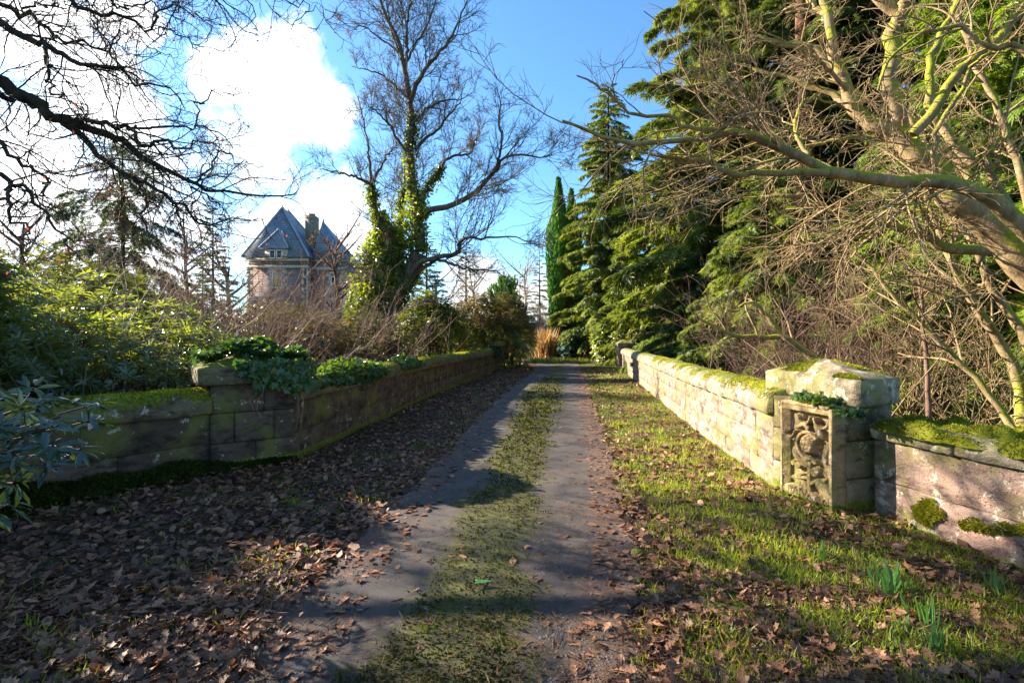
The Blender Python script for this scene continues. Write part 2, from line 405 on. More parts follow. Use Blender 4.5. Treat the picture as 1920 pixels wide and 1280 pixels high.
class MB:
    def __init__(s):
        s.V, s.F, s.MI, s.n = [], [], [], 0

    def add(s, V, F, mi=0):
        V = np.asarray(V, float).reshape(-1, 3)
        if not isinstance(F, list):
            F = [F]
        for f in F:
            f = np.atleast_2d(np.asarray(f))
            if len(f):
                s.F.append(f + s.n)
                s.MI.append(np.full(len(f), mi))
        s.V.append(V)
        s.n += len(V)
        return s

    def build(s, name, mats, parent=None, smooth=False, at=None):
        V = np.concatenate(s.V)
        if parent is not None:
            org = ORG[parent.name]
            V = V - org
            o = link(name, make_mesh(name, V, s.F, mats, np.concatenate(s.MI), smooth), parent, org)
            if name in ('twigs', 'foliage', 'stems', 'branches', 'leaves', 'runners', 'limbs'):
                o['kind'] = 'stuff'
        else:
            org = np.zeros(3) if at is None else np.array(at, float)
            V = V - org
            o = link(name, make_mesh(name, V, s.F, mats, np.concatenate(s.MI), smooth), None, org)
            o.location = tuple(org)
        return o


def nrm(a):
    return a / (np.linalg.norm(a, axis=-1, keepdims=True) + 1e-9)


_ph = np.random.default_rng(5).uniform(0, 6.28, (24, 3))
_fr = np.random.default_rng(6).normal(0, 1, (24, 3))


def sn(P, scale=1.0, octv=3):
    """cheap smooth noise -1..1"""
    P = np.asarray(P, float)
    out = np.zeros(P.shape[:-1])
    amp, tot = 1.0, 0.0
    for o in range(octv):
        for k in range(4):
            i = o * 4 + k
            out += amp * np.sin((P * scale * 2 ** o) @ _fr[i] * 1.6 + _ph[i, 0])
        tot += amp * 2.4
        amp *= 0.55
    return np.clip(out / tot, -1, 1)


def box(mb, x0, x1, y0, y1, z0, z1, mi=0):
    V = [(x, y, z) for x in (x0, x1) for y in (y0, y1) for z in (z0, z1)]
    F = [[0, 1, 3, 2], [4, 6, 7, 5], [0, 4, 5, 1], [2, 3, 7, 6], [0, 2, 6, 4], [1, 5, 7, 3]]
    return mb.add(V, F, mi)


def tubes(mb, pts, rad, sides=4, mi=0, cap=False):
    pts = np.asarray(pts, float)
    rad = np.asarray(rad, float)
    if pts.ndim == 2:
        pts, rad = pts[None], rad[None]
    N, m, _ = pts.shape
    if N == 0:
        return mb
    T = nrm(np.gradient(pts, axis=1))
    md = nrm(pts[:, -1] - pts[:, 0])
    ax = np.eye(3)[np.argmin(np.abs(md), axis=1)]
    u = nrm(np.cross(T, ax[:, None, :]))
    v = np.cross(T, u)
    a = np.arange(sides) / sides * 2 * np.pi
    ring = pts[:, :, None] + rad[:, :, None, None] * (np.cos(a)[None, None, :, None] * u[:, :, None] + np.sin(a)[None, None, :, None] * v[:, :, None])
    idx = np.arange(N * m * sides).reshape(N, m, sides)
    A = idx[:, :-1, :]
    B = idx[:, 1:, :]
    F = np.stack([A, np.roll(A, -1, 2), np.roll(B, -1, 2), B], -1).reshape(-1, 4)
    fl = [F]
    if cap:
        fl.append(idx[:, 0, ::-1].reshape(N, sides))
        fl.append(idx[:, -1, :].reshape(N, sides))
    return mb.add(ring.reshape(-1, 3), fl, mi)


def walk(P, D, L, Rr, n, wig, grav=0.0, end=0.35):
    """grow N branches of n segments at once"""
    N = len(P)
    pts = np.zeros((N, n + 1, 3))
    pts[:, 0] = P
    D = nrm(D)
    st = (L / n)[:, None]
    w0 = R.normal(0, wig, (N, 3))
    for i in range(n):
        w0 = 0.35 * w0 + R.normal(0, wig, (N, 3))
        D = nrm(D + w0 + np.array([0, 0, grav]))
        pts[:, i + 1] = pts[:, i] + D * st
    tt = np.linspace(0, 1, n + 1)[None]
    rad = Rr[:, None] * (1 - (1 - end) * tt)
    return pts, rad


def spawn(pts, rad, L, per, t0, t1, ang, lf, rf, up=0.0, out=None):
    N, m, _ = pts.shape
    k = R.poisson(np.maximum(per, 0.01) * np.ones(N))
    idx = np.repeat(np.arange(N), k)
    if len(idx) == 0:
        return np.zeros((0, 3)), np.zeros((0, 3)), np.zeros(0), np.zeros(0)
    t = R.uniform(t0, t1, len(idx))
    f = t * (m - 1)
    i = np.minimum(f.astype(int), m - 2)
    fr = (f - i)[:, None]
    p = pts[idx, i] * (1 - fr) + pts[idx, i + 1] * fr
    T = nrm(pts[idx, i + 1] - pts[idx, i])
    r = rad[idx, i]
    q = R.normal(0, 1, (len(idx), 3))
    q[:, 2] += up
    if out is not None:
        q += out
    q = nrm(q - (q * T).sum(-1, keepdims=True) * T)
    a = (ang * R.uniform(0.65, 1.25, len(idx)))[:, None]
    D = T * np.cos(a) + q * np.sin(a)
    nl = L[idx] * lf * R.uniform(0.55, 1.3, len(idx)) * (1.05 - 0.5 * t)
    return p, D, nl, r * rf


def unp(px, py, Y):
    return np.array([(px - 960) / FPX * Y, Y, EYE - (py - HOR) / FPX * Y])


def catmull(P, m):
    P = np.asarray(P, float)
    Q = np.vstack([2 * P[0] - P[1], P, 2 * P[-1] - P[-2]])
    n = len(P) - 1
    t = np.linspace(0, n - 1e-6, m)
    i = t.astype(int)
    f = (t - i)[:, None]
    a, b, c, d = Q[i], Q[i + 1], Q[i + 2], Q[i + 3]
    return 0.5 * ((2 * b) + (-a + c) * f + (2 * a - 5 * b + 4 * c - d) * f ** 2 + (-a + 3 * b - 3 * c + d) * f ** 3)


def limb(pix, Y0, Y1, r0, r1, m=22, gn=0.0):
    n = len(pix)
    P = [unp(x, y, Y0 + (Y1 - Y0) * i / (n - 1)) for i, (x, y) in enumerate(pix)]
    pts = catmull(P, m)
    if gn:
        k = np.linspace(0, 1, m)[:, None]
        pts = pts + R.normal(0, gn, (m, 3)) * np.minimum(1, 4 * k) * np.minimum(1, 4 * (1 - k) + 0.3)
    return pts, np.linspace(r0, r1, m)


def scatter(mb, SV, SF, pos, ydir, nor, sc, mi=0):
    """place shape (y = along, z = normal) at each pos"""
    SV = np.asarray(SV, float)
    y = nrm(ydir)
    x = nrm(np.cross(y, nor))
    z = np.cross(x, y)
    sc = np.broadcast_to(np.asarray(sc, float), (len(pos),))[:, None, None]
    V = pos[:, None] + sc * (SV[None, :, 0:1] * x[:, None] + SV[None, :, 1:2] * y[:, None] + SV[None, :, 2:3] * z[:, None])
    k = len(SV)
    off = (np.arange(len(pos)) * k)[:, None, None]
    fl = [(np.asarray(f)[None] + off).reshape(-1, np.asarray(f).shape[1]) for f in (SF if isinstance(SF, list) else [SF])]
    return mb.add(V.reshape(-1, 3), fl, mi)


def rdir(n, zb=0.0, zs=1.0):
    v = R.normal(0, 1, (n, 3))
    v[:, 2] = v[:, 2] * zs + zb
    return nrm(v)


# leaf shapes, unit length along y
MIDL = np.array([(0, 0, 0), (-.15, .4, .04), (-.10, .8, -.02), (0, 1, -.09), (.10, .8, -.02), (.15, .4, .04)])
MIDL_F = np.array([(0, 5, 4, 3), (0, 3, 2, 1)])
LONG_LEAF = np.array([(0, 0, 0), (-.13, .35, .03), (0, .4, -.02), (.13, .35, .03), (-.10, .75, .0), (0, .78, -.05), (.10, .75, .0), (0, 1, -.1)])
LONG_F = [np.array([(0, 2, 1), (0, 3, 2), (4, 5, 7), (5, 6, 7)]), np.array([(1, 2, 5, 4), (2, 3, 6, 5)])]
DIAMOND = np.array([(0, 0, 0), (-.16, .45, 0), (0, 1, -.04), (.16, .45, 0)])
DIA_F = np.array([(0, 3, 2, 1)])
OVAL = np.array([(0, 0, 0), (-.28, .35, .04), (-.2, .78, 0), (0, 1, -.08), (.2, .78, 0), (.28, .35, .04)])
OVAL_F = np.array([(0, 5, 4, 3), (0, 3, 2, 1)])
IVY = np.array([(0, 0, 0), (-.42, -.05, .05), (-.32, .3, .03), (-.5, .55, -.02), (-.2, .6, .02), (0, 1, -.08), (.2, .6, .02), (.5, .55, -.02), (.32, .3, .03), (.42, -.05, .05)])
IVY_F = [np.array([(0, 2, 1), (0, 9, 8)]), np.array([(0, 4, 3, 2), (0, 6, 5, 4), (0, 8, 7, 6)])]
TRI3 = []
for a_, l_ in ((-0.75, 0.7), (-0.25, 0.95), (0.25, 0.95), (0.75, 0.7)):
    c_, s_ = math.cos(a_), math.sin(a_)
    for q in ((0, 0, 0), (-.06, .5, 0), (0, 1, -.12), (.06, .5, 0)):
        x_, y_, z_ = q[0], q[1] * l_, q[2]
        TRI3.append((x_ * c_ + y_ * s_, -x_ * s_ + y_ * c_, z_))
TRI3 = np.array(TRI3)
TRI3_F = np.array([(0, 3, 2, 1), (4, 7, 6, 5), (8, 11, 10, 9), (12, 15, 14, 13)])
BLADE = np.array([(-.035, 0, 0), (.035, 0, 0), (.028, .5, .06), (-.028, .5, .06), (0, 1, .25)])
BLADE_F = [np.array([(0, 1, 2, 3)]), np.array([(3, 2, 4)])]


def oak_leaf(seed):
    r = np.random.default_rng(seed)
    side = [(0.05, 0.0), (0.10, 0.18), (0.24, 0.30), (0.14, 0.42), (0.33, 0.55), (0.18, 0.66), (0.24, 0.82), (0.08, 0.90)]
    L = [(-x * r.uniform(.8, 1.15), y) for x, y in side]
    Rr = [(x * r.uniform(.8, 1.15), y) for x, y in side]
    curl = r.uniform(-0.9, 0.9)
    roll = r.uniform(-0.3, 1.4)

    def z(x, y):
        return roll * x * x * 1.6 + curl * 0.35 * (y - .5) ** 2 + r.uniform(-.015, .015)
    V = [(0, -0.14, 0.0)] + [(x, y, z(x, y)) for x, y in L] + [(0, 1.0, z(0, 1))] + [(x, y, z(x, y)) for x, y in Rr[::-1]]
    mid = [(0, y, z(0, y)) for _, y in side]
    n = len(side)
    V = V + mid
    V = np.array(V)
    V[:, 1] -= 0.45
    mi0 = 1 + n + 1 + n
    quads, tris = [], []
    tris.append((0, mi0, 1))
    tris.append((0, mi0 + 0, 0))
    tris = [(0, 1, mi0), (0, mi0, 1 + n + 1 + n - 1)]
    for i in range(n - 1):
        quads.append((1 + i, 2 + i, mi0 + i + 1, mi0 + i))
        ri = 1 + n + 1 + (n - 1 - i)
        quads.append((mi0 + i, mi0 + i + 1, ri - 1, ri))
    tris.append((n, 1 + n, mi0 + n - 1))
    tris.append((mi0 + n - 1, 1 + n, 1 + n + 1))
    return V, [np.array(tris), np.array(quads)]


# ------------------------------------------------------------------ ground and driveway
def ground_z(x, y):
    z = 0.025 * sn(np.stack([x, y, x * 0], -1), 1.3, 3)
    z = z * np.clip(1 - np.maximum(np.abs(y - 12), 0) / 60, 0, 1)
    cx = np.interp(y, [0, 3.7, 7, 14, 22.6, 34], [-.35, -.17, .3, .95, 2.1, 3.4])
    hw = np.abs(x - cx)
    z = z * np.clip((hw - 0.8) / 0.6, 0.1, 1) + 0.05 * np.clip((hw - 1.1) / 1.6, 0, 1)
    return z


gx_ = np.concatenate([-np.geomspace(600, 8, 26), np.arange(-7.5, 8, 0.25), np.geomspace(8, 600, 26)])
gy_ = np.concatenate([-np.geomspace(300, 3, 14), np.arange(-2.5, 30, 0.25), np.geomspace(30, 900, 30)])
X, Y = np.meshgrid(gx_, gy_, indexing='ij')
Z = ground_z(X, Y)
V = np.stack([X, Y, Z], -1).reshape(-1, 3)
nx, ny = X.shape
I = np.arange(nx * ny).reshape(nx, ny)
F = np.stack([I[:-1, :-1], I[1:, :-1], I[1:, 1:], I[:-1, 1:]], -1).reshape(-1, 4)
g = MB().add(V, F).build('ground', 'leaf_mould', smooth=True)
tag(g, kind='structure')

TY = [-2, 1.0, 2.37, 3.67, 7.05, 14.2, 22.6, 34, 40]
T_XL = [-1.2, -1.2, -1.18, -1.18, -.80, -.15, .95, 1.9, 0.6]
T_ML = [-.85, -.80, -.74, -.48, -.22, .34, 1.60, 2.8, 2.2]
T_MR = [-.12, -.12, -.02, .09, .45, 1.30, 2.35, 3.3, 2.9]
T_XR = [.40, .40, .49, .84, 1.28, 2.05, 3.1, 4.2, 3.6]


def lat(tab, y):
    return np.interp(y, TY, tab)


def driveway():
    ys = np.arange(-1.5, 38, 0.07)
    k, na = len(ys), 44
    rag = lambda o_: .10 * sn(np.stack([ys * 1.7, ys * 0 + o_, ys * 0], -1), 2.2, 3) + .04 * sn(np.stack([ys * 9, ys * 0 + o_, ys * 0], -1), 2, 2)
    a, b = lat(T_XL, ys) + rag(3) - .1, lat(T_XR, ys) + rag(-7) + .1
    s_ = np.linspace(0, 1, na)[None]
    Xs = a[:, None] * (1 - s_) + b[:, None] * s_
    Ys = np.repeat(ys[:, None], na, 1)
    q = np.stack([Xs, Ys, Xs * 0], -1)
    Zs = ground_z(Xs, Ys) + .012
    ml, mr = lat(T_ML, Ys), lat(T_MR, Ys)
    inside = np.minimum(Xs - ml, mr - Xs) / (.5 * (mr - ml))
    moss = inside + .30 + .35 * sn(q, 1.6, 4) + .25 * sn(q + 3, 6, 3)
    Zs += .012 * np.clip(moss, 0, 1)
    edge = np.minimum(s_, 1 - s_) * (b - a)[:, None]
    dirt = 1 - edge / .28 + .4 * sn(q + 8, 3.0, 3)
    dirt = np.where(Xs > mr, dirt + .75 - .9 * np.abs((Xs - mr) / (lat(T_XR, Ys) - mr) - .45), dirt)
    I = np.arange(k * na).reshape(k, na)
    F = np.stack([I[:-1, :-1], I[:-1, 1:], I[1:, 1:], I[1:, :-1]], -1).reshape(-1, 4)
    o = MB().add(np.stack([Xs, Ys, Zs], -1).reshape(-1, 3), F).build('driveway', 'driveway_tarmac', smooth=True)
    for nm, arr in (('moss', moss), ('dirt', dirt)):
        at = o.data.attributes.new(nm, 'FLOAT', 'POINT')
        at.data.foreach_set('value', arr.ravel().astype(np.float32))
    tag(o, kind='structure')


driveway()


# ------------------------------------------------------------------ stone work
class Path:
    def __init__(s, pts, side):
        P = catmull(np.array([(x, y, 0) for x, y in pts]), 160)[:, :2]
        s.P = P
        d = np.r_[0, np.cumsum(np.linalg.norm(np.diff(P, axis=0), axis=1))]
        s.d, s.L, s.side = d, d[-1], side

    def at(s, t):
        x = np.interp(t, s.d, s.P[:, 0])
        y = np.interp(t, s.d, s.P[:, 1])
        e = 0.15
        dx = np.interp(np.minimum(t + e, s.L), s.d, s.P[:, 0]) - np.interp(np.maximum(t - e, 0), s.d, s.P[:, 0])
        dy = np.interp(np.minimum(t + e, s.L), s.d, s.P[:, 1]) - np.interp(np.maximum(t - e, 0), s.d, s.P[:, 1])
        T = nrm(np.stack([dx, dy], -1))
        n = np.stack([T[..., 1], -T[..., 0]], -1) * s.side       # outward
        return np.stack([x, y], -1), n


def loft(mb, path, s0, s1, prof, nsec, rough=0.006, cham=0.012, gap=0.004, seed=0.0, mi=0):
    """sweep profile [(offset, z)] along a path between s0 and s1, ends chamfered"""
    prof = np.array(prof, float)
    cen = prof.mean(0)
    ss = np.linspace(s0 + gap + cham, s1 - gap - cham, max(2, nsec))
    ss = np.r_[s0 + gap, ss, s1 - gap]
    k = len(prof)
    rings = []
    for j, s in enumerate(ss):
        pr = prof.copy()
        if j in (0, len(ss) - 1):
            dlt = cen - pr
            pr = pr + dlt / (np.linalg.norm(dlt, axis=1, keepdims=True) + 1e-6) * cham
        p, n = path.at(np.array(s))
        q = np.zeros((k, 3))
        q[:, 0] = p[0] + n[0] * pr[:, 0]
        q[:, 1] = p[1] + n[1] * pr[:, 0]
        q[:, 2] = pr[:, 1]
        d3 = np.stack([n[0] * (pr[:, 0] - cen[0]), n[1] * (pr[:, 0] - cen[0]), pr[:, 1] - cen[1]], -1)
        q += nrm(d3) * (rough * sn(q + seed, 6.0, 3) + rough * 0.5 * sn(q + seed, 25.0, 2))[:, None]
        rings.append(q)
    V = np.concatenate(rings)
    I = np.arange(len(V)).reshape(len(ss), k)
    A, B = I[:-1], I[1:]
    F = np.stack([A, np.roll(A, -1, 1), np.roll(B, -1, 1), B], -1).reshape(-1, 4)
    mb.add(V, [F, I[0][None, ::-1], I[-1][None]], mi)
    return mb


def rect_prof(o0, o1, z0, z1, c=0.012, sub=3):
    pts = []
    zs = np.linspace(z0 + c, z1 - c, sub)
    for z in zs:
        pts.append((o0, z))
    pts.append((o0 + c, z1))
    pts.append((o1 - c, z1))
    for z in zs[::-1]:
        pts.append((o1, z))
    pts.append((o1 - c, z0))
    pts.append((o0 + c, z0))
    return pts


COPING = [(-.045, .80), (-.06, .83), (-.062, .90), (-.04, .97), (.02, 1.03), (.10, 1.065), (.20, 1.08), (.30, 1.065), (.38, 1.03), (.44, .97), (.462, .90), (.46, .83), (.445, .80)]


def wall(name, label, path, courses, lens, mat, cmat, cop, cop_len, seed, s_core=True, gapz=0.0016):
    r = np.random.default_rng(seed)
    p0, _ = path.at(np.array(path.L / 2))
    th = thing(name, label, 'wall', (p0[0], p0[1], 0))
    mb = MB()
    loft(mb, path, 0.01, path.L - 0.01, [(0.03, -0.1), (0.03, courses[-1] - 0.01), (0.37, courses[-1] - 0.01), (0.37, -0.1)], 24, 0, 0, 0)
    mb.build('mortar_core', 'rubble_core', th)
    k = 0
    for c in range(len(courses) - 1):
        z0, z1 = courses[c], courses[c + 1]
        s = 0.0
        first = r.uniform(0.4, 1.0)
        while s < path.L - 0.02:
            l = first if s == 0 else r.uniform(*lens)
            e = s + l
            if path.L - e < 0.4:
                e = path.L
            off = r.uniform(-0.004, 0.004)
            m = MB()
            loft(m, path, s, e, rect_prof(off, 0.4 - off, z0 + gapz - (0.12 if c == 0 else 0), z1 - gapz, 0.006, 4), int((e - s) / 0.10) + 2, 0.009, 0.005, 0.0018, seed + k)
            m.build('stone_block', mat, th, smooth=False)
            s = e
            k += 1
    s = 0.0
    while s < path.L - 0.02:
        e = s + r.uniform(*cop_len)
        if path.L - e < 0.5:
            e = path.L
        m = MB()
        dz = r.uniform(-0.008, 0.008)
        loft(m, path, s, e, [(o, z + dz) for o, z in cop], int((e - s) / 0.07) + 2, 0.012, 0.014, 0.005, seed + 50 + k)
        m.build('coping_stone', cmat, th, smooth=True)
        s = e
        k += 1
    return th


RF = Path([(2.70, 5.30), (2.80, 6.2), (2.93, 7.4), (3.08, 8.73), (3.33, 10.6), (3.66, 12.9), (4.19, 16.7), (4.66, 20.2), (5.28, 24.6)], 1)
wall('parapet_wall', 'long sunlit pinkish sandstone parapet curving away on the right of the drive', RF, [0, .27, .54, .80], (0.8, 1.5), 'sandstone_pink', 'coping_stone', COPING, (1.1, 1.6), 1)
RN = Path([(4.15, 0.6), (3.72, 2.2), (3.40, 3.4), (3.30, 3.9), (3.20, 4.52)], 1)
COP_N = [(-.04, .715), (-.055, .73), (-.055, .81), (-.03, .84), (.08, .87), (.25, .885), (.42, .87), (.50, .83), (.50, .715)]
wall('parapet_wall', 'short cracked sandstone wall with thick moss cushions at the right edge, nearest the viewer', RN, [0, .36, .715], (1.3, 2.2), 'sandstone_pink', 'coping_stone', COP_N, (1.4, 2.0), 2)
LF = Path([(-2.73, 6.42), (-2.60, 8.0), (-2.40, 10), (-2.13, 13.2), (-1.65, 17), (-1.15, 20.7), (-.65, 24.4)], -1)
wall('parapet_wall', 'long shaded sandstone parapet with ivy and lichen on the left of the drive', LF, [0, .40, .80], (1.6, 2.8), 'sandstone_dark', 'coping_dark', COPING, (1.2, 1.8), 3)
LN = Path([(-7.4, 1.6), (-5.75, 3.25), (-4.41, 4.71), (-3.47, 5.90)], -1)
COP_L = [(o, z - .075) for o, z in COPING]
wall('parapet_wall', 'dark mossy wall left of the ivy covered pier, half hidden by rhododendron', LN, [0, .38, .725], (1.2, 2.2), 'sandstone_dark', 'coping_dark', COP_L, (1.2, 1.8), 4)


def quad_prism(mb, Q, z0, z1, sub=5, rough=0.006, cham=0.012, mi=0, seed=0.0):
    """Q four ground corners (ccw or cw); subdivided sides with small unevenness and chamfered edges"""
    Q = np.array(Q, float)
    cen = Q.mean(0)
    per = []
    for i in range(4):
        a, b = Q[i], Q[(i + 1) % 4]
        for f in np.linspace(0, 1, sub, endpoint=False):
            per.append(a + (b - a) * f)
    per = np.array(per)
    k = len(per)
    zs = np.r_[z0, np.linspace(z0 + cham, z1 - cham, 5), z1]
    rings = []
    for j, z in enumerate(zs):
        pr = per.copy()
        if j in (0, len(zs) - 1):
            d = cen - pr
            pr = pr + nrm(d) * cham
        q = np.c_[pr, np.full(k, z)]
        q[:, :2] += nrm(pr - cen) * (rough * sn(q + seed, 7, 3))[:, None]
        rings.append(q)
    V = np.concatenate(rings)
    I = np.arange(len(V)).reshape(len(zs), k)
    A, B = I[:-1], I[1:]
    F = np.stack([A, np.roll(A, -1, 1), np.roll(B, -1, 1), B], -1).reshape(-1, 4)
    mb.add(V, [F, I[0][None, ::-1], I[-1][None]], mi)
    return mb


def cap_stone(mb, Q, z0, z1, zp, seed=0, rough=0.01):
    Q = np.array(Q, float)
    cen = Q.mean(0)
    n = 14
    per = []
    for i in range(4):
        a, b = Q[i], Q[(i + 1) % 4]
        for f in np.linspace(0, 1, n, endpoint=False):
            per.append(a + (b - a) * f)
    per = np.array(per)
    k = len(per)
    rings = []
    lv = [(z0, 0.02), (z0 + .015, 0), (z0 + (z1 - z0) * .35, 0), (z0 + (z1 - z0) * .7, 0), (z1 - .01, 0), (z1, 0.012)]
    for z, ins in lv:
        pr = per + nrm(cen - per) * ins
        rings.append(np.c_[pr, np.full(k, z)])
    for f in (0.25, 0.5, 0.75, 0.96):
        pr = per + (cen - per) * f
        rings.append(np.c_[pr, np.full(k, z1 + (zp - z1) * f)])
    V = np.concatenate(rings)
    V += nrm(V - np.r_[cen, (z0 + z1) / 2]) * (rough * sn(V + seed, 5, 3) + rough * .5 * sn(V + seed, 22, 2))[:, None]
    I = np.arange(len(V)).reshape(len(rings), k)
    A, B = I[:-1], I[1:]
    F = np.stack([A, np.roll(A, -1, 1), np.roll(B, -1, 1), B], -1).reshape(-1, 4)
    mb.add(V, [F, I[0][None, ::-1], I[-1][None]])
    return mb


# right pier with carved panel
pier = thing('gate_pier', 'sunlit stone pier with pyramid cap and carved heraldic panel, right of the drive', 'pier', (3.05, 5.0, 0))
body = [(2.95, 4.52), (2.705, 5.31), (3.30, 5.50), (3.47, 4.68)]
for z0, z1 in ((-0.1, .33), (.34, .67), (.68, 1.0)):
    quad_prism(MB(), body, z0, z1, 7, 0.008, seed=z0).build('stone_block', 'shade_toned_pier_stone', pier)
cap_stone(MB(), [(2.93, 4.30), (2.80, 5.65), (3.36, 5.96), (3.49, 4.61)], 1.003, 1.235, 1.385, 3, 0.005).build('cap', 'cap_stone', pier)

# carved panel as a relief height field
PA, PB = np.array([2.665, 5.07]), np.array([2.805, 4.49])
PW, PH = 0.597, 0.95
ud = (PB - PA) / np.linalg.norm(PB - PA)
nd_ = np.array([-ud[1], ud[0]])
nd_ = -nd_ if nd_[0] > 0 else nd_
nu, nv = 110, 170
U, Vv = np.meshgrid(np.linspace(0, 1, nu), np.linspace(0, 1, nv), indexing='ij')
x = U * PW
y = Vv * PH      # from the top down
hgt = np.full(U.shape, -0.085)


def seg_d(x0, y0, x1, y1):
    dx, dy = x1 - x0, y1 - y0
    tt = np.clip(((x - x0) * dx + (y - y0) * dy) / (dx * dx + dy * dy), 0, 1)
    return np.hypot(x - x0 - tt * dx, y - y0 - tt * dy), tt


def add_blob(u, v, rx, ry, rot, h, vein=0):
    global hgt
    c, s = math.cos(rot), math.sin(rot)
    dx, dy = x - u * PW, y - v * PH
    a, b = (dx * c + dy * s) / rx, (-dx * s + dy * c) / ry
    d = a * a + b * b
    prof = np.where(d < 1, -0.085 + h * np.minimum(1, 1.25 * np.maximum(0, 1 - d) ** .38), -1)
    if vein:
        prof = prof - 0.012 * (np.abs(np.sin(a * vein * math.pi)) < 0.25) * (d < 1)
    hgt = np.maximum(hgt, prof)


def add_bar(p, wd, h, fl=False):
    global hgt
    for (x0, y0), (x1, y1) in zip(p[:-1], p[1:]):
        d, _ = seg_d(x0 * PW, y0 * PH, x1 * PW, y1 * PH)
        pr = np.where(d < wd, -0.085 + h * (1 if fl else np.minimum(1, 1.2 * np.maximum(0, 1 - (d / wd) ** 2) ** .4)), -1)
        hgt = np.maximum(hgt, pr)


def arc(cu, cv, r, a0, a1, n=9):
    return [(cu + r * math.cos(a) / PW, cv + r * math.sin(a) / PH) for a in np.linspace(a0, a1, n)]


add_bar(arc(.45, .10, .07, math.pi, 0), .014, .08)
add_bar(arc(.78, .10, .08, math.pi, 0), .014, .08)
add_bar(arc(.13, .25, .08, math.pi, 0.2), .013, .08)
add_bar([(.30, .22), (.45, .17), (.52, .21)], .024, .08)
for b in ((.32, .11, .05, .04, 0.3, .05), (.72, .22, .105, .032, .85, .07), (.90, .17, .065, .04, -.2, .06), (.86, .38, .035, .10, .35, .07), (.20, .33, .03, .05, 0, .055),
          (.26, .50, .045, .09, -.5, .06), (.43, .56, .075, .04, .45, .07), (.60, .52, .06, .025, .5, .06), (.28, .61, .05, .034, 0, .055), (.16, .60, .03, .03, 0, .045),
          (.80, .47, .03, .06, -.3, .05), (.94, .48, .03, .04, 0, .05), (.86, .77, .11, .055, .55, .065), (.30, .70, .07, .02, -.3, .06), (.3, .76, .09, .03, .15, .05)):
    add_blob(*b)
add_blob(.63, .625, .05, .055, .5, .065, 2.5)
add_blob(.87, .60, .055, .06, -.4, .065, 2.5)
add_bar(arc(.50, .38, .125, 1.3, 5.6, 16), .02, .07)
add_blob(.52, .37, .092, .105, .25, .10, 2.2)
dx_, dy_ = x - .52 * PW, y - .37 * PH
hgt = np.where((np.hypot(dx_ / .09, dy_ / .1) < 0.92) & (np.abs(np.sin(dy_ * 75)) < 0.22), hgt - .010, hgt)
add_bar([(.53, .56), (.52, .70), (.53, .82)], .026, .06)
add_bar([(.18, .74), (.34, .72), (.50, .70)], .02, .055)
add_bar([(.53, .76), (.66, .70), (.80, .68)], .022, .055)
add_bar([(.70, .74), (.84, .83), (.95, .90)], .034, .07)
add_bar([(.30, .80), (.40, .77), (.52, .83)], .02, .05)
sp = [(.88 + r_ * math.cos(a_) / PW, .87 + r_ * math.sin(a_) / PH) for a_, r_ in zip(np.linspace(0, 10, 24), np.linspace(.052, .008, 24))]
add_bar(sp, .010, .085)
rib = [(.12, .87), (.30, .86), (.47, .85), (.62, .91), (.78, .965), (.95, 1.02)]
add_bar(rib, .052, .075, True)
add_bar([(.26, .80), (.32, .78)], .03, .06)
# gothic strokes cut into the ribbon
for i in range(15):
    f = 0.03 + 0.93 * i / 14
    j = f * 5
    k = min(int(j), 4)
    fr = j - k
    cu = rib[k][0] * (1 - fr) + rib[k + 1][0] * fr
    cv = rib[k][1] * (1 - fr) + rib[k + 1][1] * fr
    sl = (0.0, .012, -.012, 0.006)[i % 4]
    d, _ = seg_d(cu * PW - sl, cv * PH - .036, cu * PW + sl, cv * PH + .034)
    hgt = np.where(d < .0055, hgt - .022, hgt)
    if i % 3 == 1:
        d, _ = seg_d(cu * PW - .004, cv * PH - .002, cu * PW + .02, cv * PH - .03)
        hgt = np.where(d < .0045, hgt - .018, hgt)
fr_ = (x < .022) | (x > PW - .03) | (y < .045)
hgt = np.where(fr_, 0.0, hgt)
hgt = hgt + 0.004 * sn(np.stack([x, y, x * 0], -1), 18, 3)
wx = PA[0] + ud[0] * x + nd_[0] * hgt
wy = PA[1] + ud[1] * x + nd_[1] * hgt
wz = .95 - y + 0.0
m = MB()
I = np.arange(nu * nv).reshape(nu, nv)
F = np.stack([I[:-1, :-1], I[:-1, 1:], I[1:, 1:], I[1:, :-1]], -1).reshape(-1, 4)
m.add(np.stack([wx, wy, wz], -1).reshape(-1, 3), F)
carving = m.build('carved_relief', 'carved_stone', pier)
carving['label'] = 'weathered relief of boss, leaves, scroll and lettered ribbon'
# slab frame behind and around the relief (sides)
m = MB()
loc = lambda a, o: PA + ud * a - nd_ * o
quad_prism(m, [loc(PW + .003, -.004), loc(PW + .003, .155), loc(PW - .028, .155), loc(PW - .028, -.004)], -.08, .965, 4, .005, .006)
quad_prism(m, [loc(-.003, -.004), loc(-.003, .155), loc(.018, .155), loc(.018, -.004)], -.08, .95, 4, .005, .006)
quad_prism(m, [loc(.018, .09), loc(.018, .155), loc(PW - .028, .155), loc(PW - .028, .09)], -.08, .95, 4, .002, .004)
quad_prism(m, [loc(.0, -.006), loc(.0, .155), loc(PW - .028, .155), loc(PW - .028, -.006)], .951, .985, 8, .006, .008)
m.build('panel_frame', 'carved_stone', pier)

# left pier
F1, F2 = np.array([-3.46, 5.87]), np.array([-2.72, 6.40])
fd = (F2 - F1) / np.linalg.norm(F2 - F1)
fn = np.array([-fd[1], fd[0]])
FW = np.linalg.norm(F2 - F1)
lp = thing('gate_pier', 'dark stone pier with flat cap smothered in ivy, left of the drive', 'pier', (-3.3, 6.5, 0))


